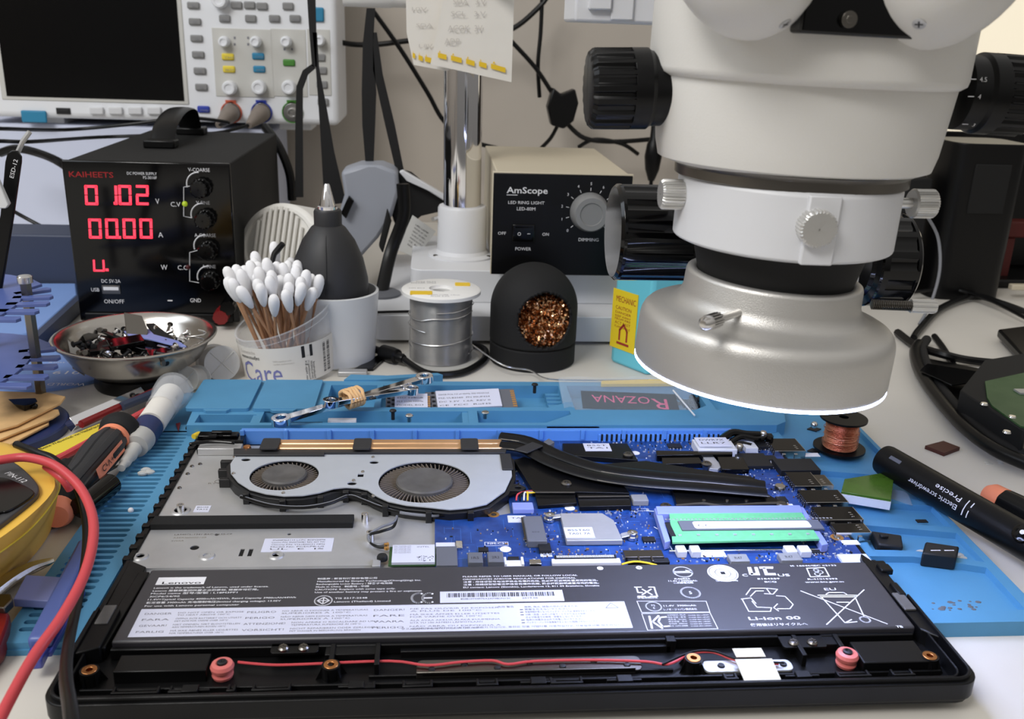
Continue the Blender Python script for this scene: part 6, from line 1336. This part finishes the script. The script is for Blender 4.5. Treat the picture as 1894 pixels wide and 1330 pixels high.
def toothed(z,body,teeth,name,lab):
    b=MB(); b.prism(xy(body,z),z-2,z)
    for (bx0,by0),(bx1,by1) in teeth:
        p=V(at(bx0,by0,z)); q=V(at(bx1,by1,z)); d=(q-p).normalized(); s=V((-d.y,d.x,0))*3.0; p=p-d*6
        P=[p-s,q-s*1.25,q+d*1.5,q+s*1.25,p+s]; b.prism([(v.x,v.y) for v in P],z-2,z)
    return b.build(name,'purple_blue',rk_,bevel=.3)
toothed(zhi,[(-60,500),(20,508),(60,516),(78,525),(45,535),(42,545),(38,556),(24,568),(2,582),(-60,600)],[((44,540),(90,533)),((42,549),(94,547)),((30,561),(88,559)),((10,574),(68,574)),((-6,588),(34,588))],'toothed_plate','')
toothed(zlo,[(-60,612),(25,617),(62,622),(92,634),(94,640),(52,648),(58,660),(46,676),(24,694),(2,706),(-60,725)],[((52,648),(100,643)),((60,661),(108,660)),((48,677),(103,676)),((26,696),(86,695)),((2,711),(54,712))],'toothed_plate','')
z2=zlo/2+zhi/2
# wooden sticks
zz=12
w1=lift('wooden_spatula','broad flat wooden sheet on the rack base holding a dark lump',[(-40,722),(90,726),(121,733),(112,745),(30,786),(-40,806)],zz,zz+1.5,'wood_light','wood sheet')
lift('wooden_spatula','thin wooden stick lying under the broad wooden sheet, upper one',[(-40,812),(80,757),(108,757),(110,764),(98,772),(-40,828)],9.5,11,'wood_light','stick')
lift('wooden_spatula','thin wooden stick lying at the front of the rack base, lowest one',[(-40,832),(75,778),(90,777),(90,784),(-20,842)],7,8.5,'wood_light','stick')
b=MB(); P1=xy([(24,746),(60,744),(66,748),(58,756),(46,761),(34,756)],zz+1.6); P2=xy([(14,738),(66,736),(70,742),(60,748),(46,750),(26,748)],zz+6); n=6
b.add([(x,y,zz+1.6) for x,y in P1]+[(x,y,zz+6) for x,y in P2],[(i,(i+1)%n,n+(i+1)%n,n+i) for i in range(n)]+[tuple(range(n)),tuple(range(n,2*n))]); b.sph((P1[3][0]+2,P1[3][1],zz+3.4),2,1.2,1,1,10,6)
tag(b.build('burnt_lump','black_gloss',bevel=.4),'glossy black burnt lump on the broad wooden sheet','lump')
# yellow ruler strip
ry=thing('yellow_strip','yellow printed strip with black lettering lying under the screwdriver','strip',at(120,820,0))
P0=xy([(50,838),(195,779),(192,800),(70,858),(20,880)],7); MB().prism(P0,5,7).build('strip','print_yellow_soft' if 'print_yellow_soft' in MATS else 'btn_yellow',ry)
e=MB(); A=V(at(52,842,7.1)); B=V(at(186,788,7.1)); txt(e,"10 jaar Beste Webwinkel van Nederland",A+V((0,0,.05)),3.2,(B-A).length,x=(B-A),y=(-(B-A).y,(B-A).x,0)); A=V(at(82,853,7.1)); txt(e,"nl",A+V((0,0,.05)),7,None,x=(B-V(at(52,842,7.1))),y=(-(B-A).y,(B-A).x,0),bold=True); e.build('strip_text','print_black',ry,smooth=False)
def rod(label,p0,p1,z0,z1,r,m,cat='rod',name='rod',seg=10): return tag(MB().cyl(at(*p0,z0),at(*p1,z1),r,r,seg).build(name,m,bevel=.2 if seg==4 else 0),label,cat)
rod('glossy red rod lying from the syringe to the yellow strip',(85,862),(285,752),10,12,2.4,'cable_red')
rod('dark red thin rod lying behind the yellow strip',(150,785),(290,722),9,9,2.6,'red_plastic')
rod('square polished metal bar lying in front of the bowl base',(130,786),(262,728),8,8,5,'chrome','bar','metal_bar',4)
rod('grey round rod lying under the black screwdriver handle',(88,868),(235,800),5,5,3,'button_grey')
rod('blue-grey thin tube lying beside the bowl base',(225,752),(300,722),10,10,3,'slate')
# screwdriver with black and orange grip
s1=thing('screwdriver','black ribbed screwdriver with an orange inlay lying beside the slotted mat edge','screwdriver',at(180,860,0))
A=V(at(224,795,19)); B=V(at(128,905,15)); d=(B-A).normalized(); L_=(B-A).length
MB().lathe([(0,-4),(8,-4),(11,-2),(12.2,2),(11,6),(9,8),(9,10)],A,d,40).build('cap','black_matte',s1)
MB().lathe([(9.2,10),(9.4,13),(9.2,14)],A,d,40).build('orange_band','orange',s1)
MB().lathe([(9,14),(10.5,22),(10.5,L_*.5),(8.5,L_*.8),(9,L_)],A,d,80,ribs=8,rd=.8).build('grip','rubber_dark',s1)
cv=CAM-A; n_=(cv-d*cv.dot(d)).normalized(); sd=n_.cross(d)
def sf(t,a,r): return A+d*t+(n_*math.cos(a)+sd*math.sin(a))*r
b=MB(); 
P=[]; 
for t in range(8): P.append([sf(22+t*5,.25+.1,10.9),sf(22+t*5,1.0,10.9)])
b.add([q for p in P for q in p],[(2*i,2*i+1,2*i+3,2*i+2) for i in range(7)]); il=b.build('inlay','orange',s1)
e=MB(); vs,fs,a_,b_=glyphs("CrV+Mo"); e.add([sf(52-(v[0]-a_)*24/(b_-a_),.5+v[1]*.45,11.1) for v in vs],fs); e.build('inlay_text','print_black',il,smooth=False)
s2=thing('screwdriver','second black handle with a rounded orange end lying behind the multimeter','screwdriver',at(110,920,0))
A=V(at(130,868,10)); B=V(at(106,948,10)); d=(B-A).normalized(); L_=(B-A).length
MB().lathe([(6,0),(9,4),(9.4,L_-8),(8.6,L_-3)],A,d,60,ribs=8,rd=.5).build('grip','black_matte',s2); MB().lathe([(8.4,L_-3),(8.2,L_+1),(6,L_+5),(0,L_+6)],A,d,30).build('end_cap','orange',s2)
for k in (14,22,30): q=A+d*k; MB().tube([q+V((-3,-3,8.6)),q+V((5,-2,9))],.6,6,1).build('orange_mark','orange',s2)
rod('black glossy tube lying across the slots next to the screwdriver',(150,940),(205,895),13,13,6,'black_gloss','tube','black_tube',24)
rod('short shiny metal tube poking out below the black tube',(118,948),(146,930),6,6,2.6,'chrome','tube','metal_tube',16)
b=MB(); b.tube([at(150,905,10),at(190,875,11),at(220,861,11)],[2.4,1.6,.5],8,4); tag(b.build('tweezers','steel_dark'),'thin dark tweezer tips lying over the slotted mat edge','tweezers')
# syringe
sy=thing('flux_syringe','large flux syringe with a pale label lying across the left corner of the mat','syringe',at(280,780,6))
A=V(at(316,730,18)); B=V(at(262,810,14)); d=(B-A).normalized(); L_=(B-A).length
MB().lathe([(8.2,0),(8.4,2),(8.4,L_*.72)],A,d,40).build('barrel_label','paper',sy); MB().lathe([(8.5,L_*.76),(8.5,L_*1.0)],A,d,40).build('blue_band','navy',sy)
MB().lathe([(8.2,L_*1.0),(8,L_*1.06),(7.6,L_*1.08),(7,L_*1.18),(3.6,L_*1.2),(3.4,L_*1.3)],A,d,40).build('nozzle_end','frosted_plastic',sy)
MB().lathe([(4.4,L_*1.22),(4.4,L_*1.26),(3.8,L_*1.28),(4.2,L_*1.36),(3.2,L_*1.4),(3.2,L_*1.5),(2.2,L_*1.52),(2.2,L_*1.6),(0,L_*1.6)],A,d,12).build('tip_cap','frosted_plastic',sy)
MB().lathe([(12,-9),(12.5,-8),(12,2),(10.5,6),(9.6,22),(9.2,22),(9.8,6),(11,2),(11,-7)],A,d,36).build('clear_flange','clear_plastic',sy)
e=MB(); cv=CAM-A; n_=(cv-d*cv.dot(d)).normalized(); sd=n_.cross(d); vs,fs,a_,b_=glyphs("2013"); e.add([A+d*(14-(v[0]-a_)*4/(b_-a_))+(n_*math.cos(.6-v[1]*.3)+sd*math.sin(.6-v[1]*.3))*8.55 for v in vs],fs); e.build('label_text','label_text',sy,smooth=False)
b=MB(); rb=random.Random(5)
for px,py in ((270,870),(264,876),(277,874)): q=at(px,py,5.8); b.sph((q.x,q.y,6),2.2,1.4,1,.7,8,5)
tag(b.build('paste_blob','frosted_plastic'),'small whitish paste blob on the slotted mat edge','blob')
q=at(242,944,6.4); tag(MB().sph((q.x,q.y,6.4),1.5).build('bead','print_white'),'tiny white bead at the end of the blue line on the mat','bead')
# multimeter
mm=thing('multimeter','yellow handheld multimeter with a grey display bezel at the left edge','multimeter',(-245,110,0))
top=xy([(-150,830),(0,818),(38,836),(88,858),(106,886),(104,910),(60,955),(0,1000),(-150,1100)],46)
mid=xy([(-160,830),(0,815),(40,833),(92,856),(111,888),(108,915),(62,975),(0,1022),(-160,1125)],38)
bot=xy([(-150,900),(0,905),(60,915),(92,930),(100,942),(98,975),(60,1030),(0,1080),(-150,1180)],2)
def loft(levels,m,name,par,bev=0):
    b=MB(); n=len(levels[0][0]); vs=[(p[0],p[1],z) for P,z in levels for p in P]; fs=[(i*n+k,i*n+(k+1)%n,(i+1)*n+(k+1)%n,(i+1)*n+k) for i in range(len(levels)-1) for k in range(n)]+[tuple(range(n)),tuple((len(levels)-1)*n+k for k in range(n))]
    b.add(vs,fs); return b.build(name,m,par,bevel=bev,bs=4,ang=60)
def sm_(P,n=3):
    Q=P
    for _ in range(n):
        R_=[]
        for i in range(len(Q)): a,c=Q[i],Q[(i+1)%len(Q)]; R_+=[(a[0]*.75+c[0]*.25,a[1]*.75+c[1]*.25),(a[0]*.25+c[0]*.75,a[1]*.25+c[1]*.75)]
        Q=R_
    return Q
top,mid,bot=sm_(top),sm_(mid),sm_(bot)
tin=[(p[0]*.96+sum(q[0] for q in top)/len(top)*.04,p[1]*.96+sum(q[1] for q in top)/len(top)*.04) for p in top]
lofted=loft([(bot,1),([(a[0]*.5+b_[0]*.5,a[1]*.5+b_[1]*.5) for a,b_ in zip(bot,mid)],20),(mid,37.5)],'meter_yellow','lower_shell',mm); loft([(mid,38),([(a[0]*.5+b_[0]*.5,a[1]*.5+b_[1]*.5) for a,b_ in zip(top,mid)],43),(tin,46)],'meter_yellow','upper_shell',mm)
bez=sm_(xy([(-120,860),(0,848),(30,855),(70,893),(74,910),(60,925),(0,972),(-120,1060)],48),2); loft([(bez,45),(bez,48.5)],'meter_grey','display_bezel',mm,.8)
lcd=sm_(xy([(-120,875),(0,880),(20,884),(64,905),(62,915),(14,945),(0,944),(-120,1000)],50),2); loft([(lcd,48),(lcd,49.6)],'screen_black','display',mm,.5)
e=MB(); A=V(at(8,876,48.6)); B=V(at(42,893,48.6)); txt(e,"PIN-112",A,2.8,(B-A).length,x=B-A,y=(-(B-A).y,(B-A).x,0)); e.build('model_text','print_white',mm,smooth=False)
b=MB(); s=None; seam=[(p[0],p[1],37.8) for p in mid]; b.tube(seam+[seam[0]],.5,6,1,caps=False); b.build('seam_line','btn_yellow',mm)
# cables from the meter
cr=MB().tube([at(-20,853,56),at(0,851,56),at(45,846,56),at(90,856,56),at(120,874,54),at(150,905,50),at(170,950,47),at(172,1000,45),at(155,1065,43),at(115,1140,39),at(62,1215,36),at(20,1290,35),at(-10,1350,34)],2.1,12,6).build('test_lead','cable_red'); tag(cr,'red test lead curving from the yellow multimeter down the left edge','cable')
cr=MB().tube([at(30,822,52),at(70,838,52.5),at(100,850,51),at(130,880,44),at(150,920,36),at(160,975,29),at(157,1040,28),at(144,1110,30),at(127,1190,35),at(122,1250,42),at(130,1310,50),at(136,1360,52)],[1.9]*8+[2.1,2.2,2.3,2.3],12,6).build('test_lead','cable_black'); tag(cr,'black test lead passing over the front left corner of the laptop','cable')
cr=MB().tube([at(85,862,51),at(115,885,48),at(130,905,42)],2,12,6).build('test_lead','cable_red'); tag(cr,'short doubled section of red lead beside the multimeter corner','cable')
# blue translucent brush, lavender card, red clip and tweezers
br=thing('blue_brush','translucent violet-blue tool handle lying over the slotted mat edge','brush',at(110,1120,0))
A=V(at(158,1005,12)); B=V(at(72,1190,12)); d=(B-A).normalized(); s=V((-d.y,d.x,0))
b=MB(); P=[A-s*3,A+s*3,B+s*4.5,B-s*4.5]; b.prism([(v.x,v.y) for v in P],9,14.5); b.build('handle','purple_blue',br,bevel=1.6)
Bc=V(at(62,1228,9)); P=[B-s*3.5,B+s*3.5,Bc+s*3.2,Bc-s*3.2]; MB().prism([(v.x,v.y) for v in P],6,11).build('bristle_sleeve','violet_clear',br,bevel=1)
b=MB(); A2=V(at(146,1090,9)); B2=V(at(84,1205,9)); s2_=s*2.2; P=[A2-s2_,A2+s2_*1.2,B2+s2_,B2-s2_]; b.prism([(v.x,v.y) for v in P],6,8.8); b.build('side_wing','violet_clear',br,bevel=.6)
lift('lavender_card','lavender plastic card lying on the slotted mat edge under the red lead',[(48,1063),(124,1068),(100,1112),(24,1108)],7,11,'lavender','card')
rc=thing('red_clip','red and metal clip tool at the left edge beside the mat','clip',at(5,1140,0))
MB().prism(xy([(-60,1110),(0,1118),(17,1132),(14,1150),(0,1185),(-60,1240)],12),1,12).build('grip','red_plastic',rc,bevel=2); MB().prism(xy([(-40,1098),(20,1098),(24,1108),(8,1124),(-40,1118)],15),11,15).build('jaw','steel_dark',rc,bevel=.6)
b=MB(); b.tube([at(-20,1100,6),at(20,1070,8),at(60,1048,9),at(99,1036,9)],[3,2.6,2,1],8,4,w=1.6,up=(0,0,1)); b.tube([at(-20,1092,5),at(20,1068,4),at(60,1056,4),at(96,1040,6)],[3,2.4,1.6,.8],8,4); tag(b.build('tweezers','steel_bright'),'bright steel tweezers pointing at the slotted mat edge below the multimeter','tweezers')
# ESD tweezers standing at far left
tw=thing('anti_static_tweezers','black anti-static tweezers with white lettering standing upright at the left edge','tweezers',(-330,380,0))
Yt=330
def vslab(poly,y,t,m,par,name,bev=.6):
    P=[aty(*q,y) for q in poly]; b=MB(MX(((1,0,0,0),(0,0,-1,y+t),(0,1,0,0),(0,0,0,1)))); b.prism([(p.x,p.z) for p in P],0,t); return b.build(name,m,par,bevel=bev)
vslab([(13,284),(20,279),(30,279),(38,290),(38,300),(24,400),(3,530),(-40,700),(-50,690),(-20,500),(0,400),(9,300)],Yt,3,'black_satin',tw,'leg')
e=MB(); A=V(aty(17,330,Yt-.2)); B=V(aty(25,296,Yt-.2)); d=B-A; txt(e,"ESD-12",A+V((2.6,0,0)),2.6,d.length,x=d,y=(-d.z,0,d.x)); e.build('tweezer_text','print_white',tw,smooth=False)
vslab([(-20,300),(0,342),(16,378),(10,386),(-20,386)],Yt-12,4,'cup_white',tw,'white_clip',.6)
b=MB(); b.tube([aty(32,284,Yt+8),aty(42,262,Yt+8),aty(55,244,Yt+8)],1.6,8,1); b.build('metal_tip','steel_sheet',tw)
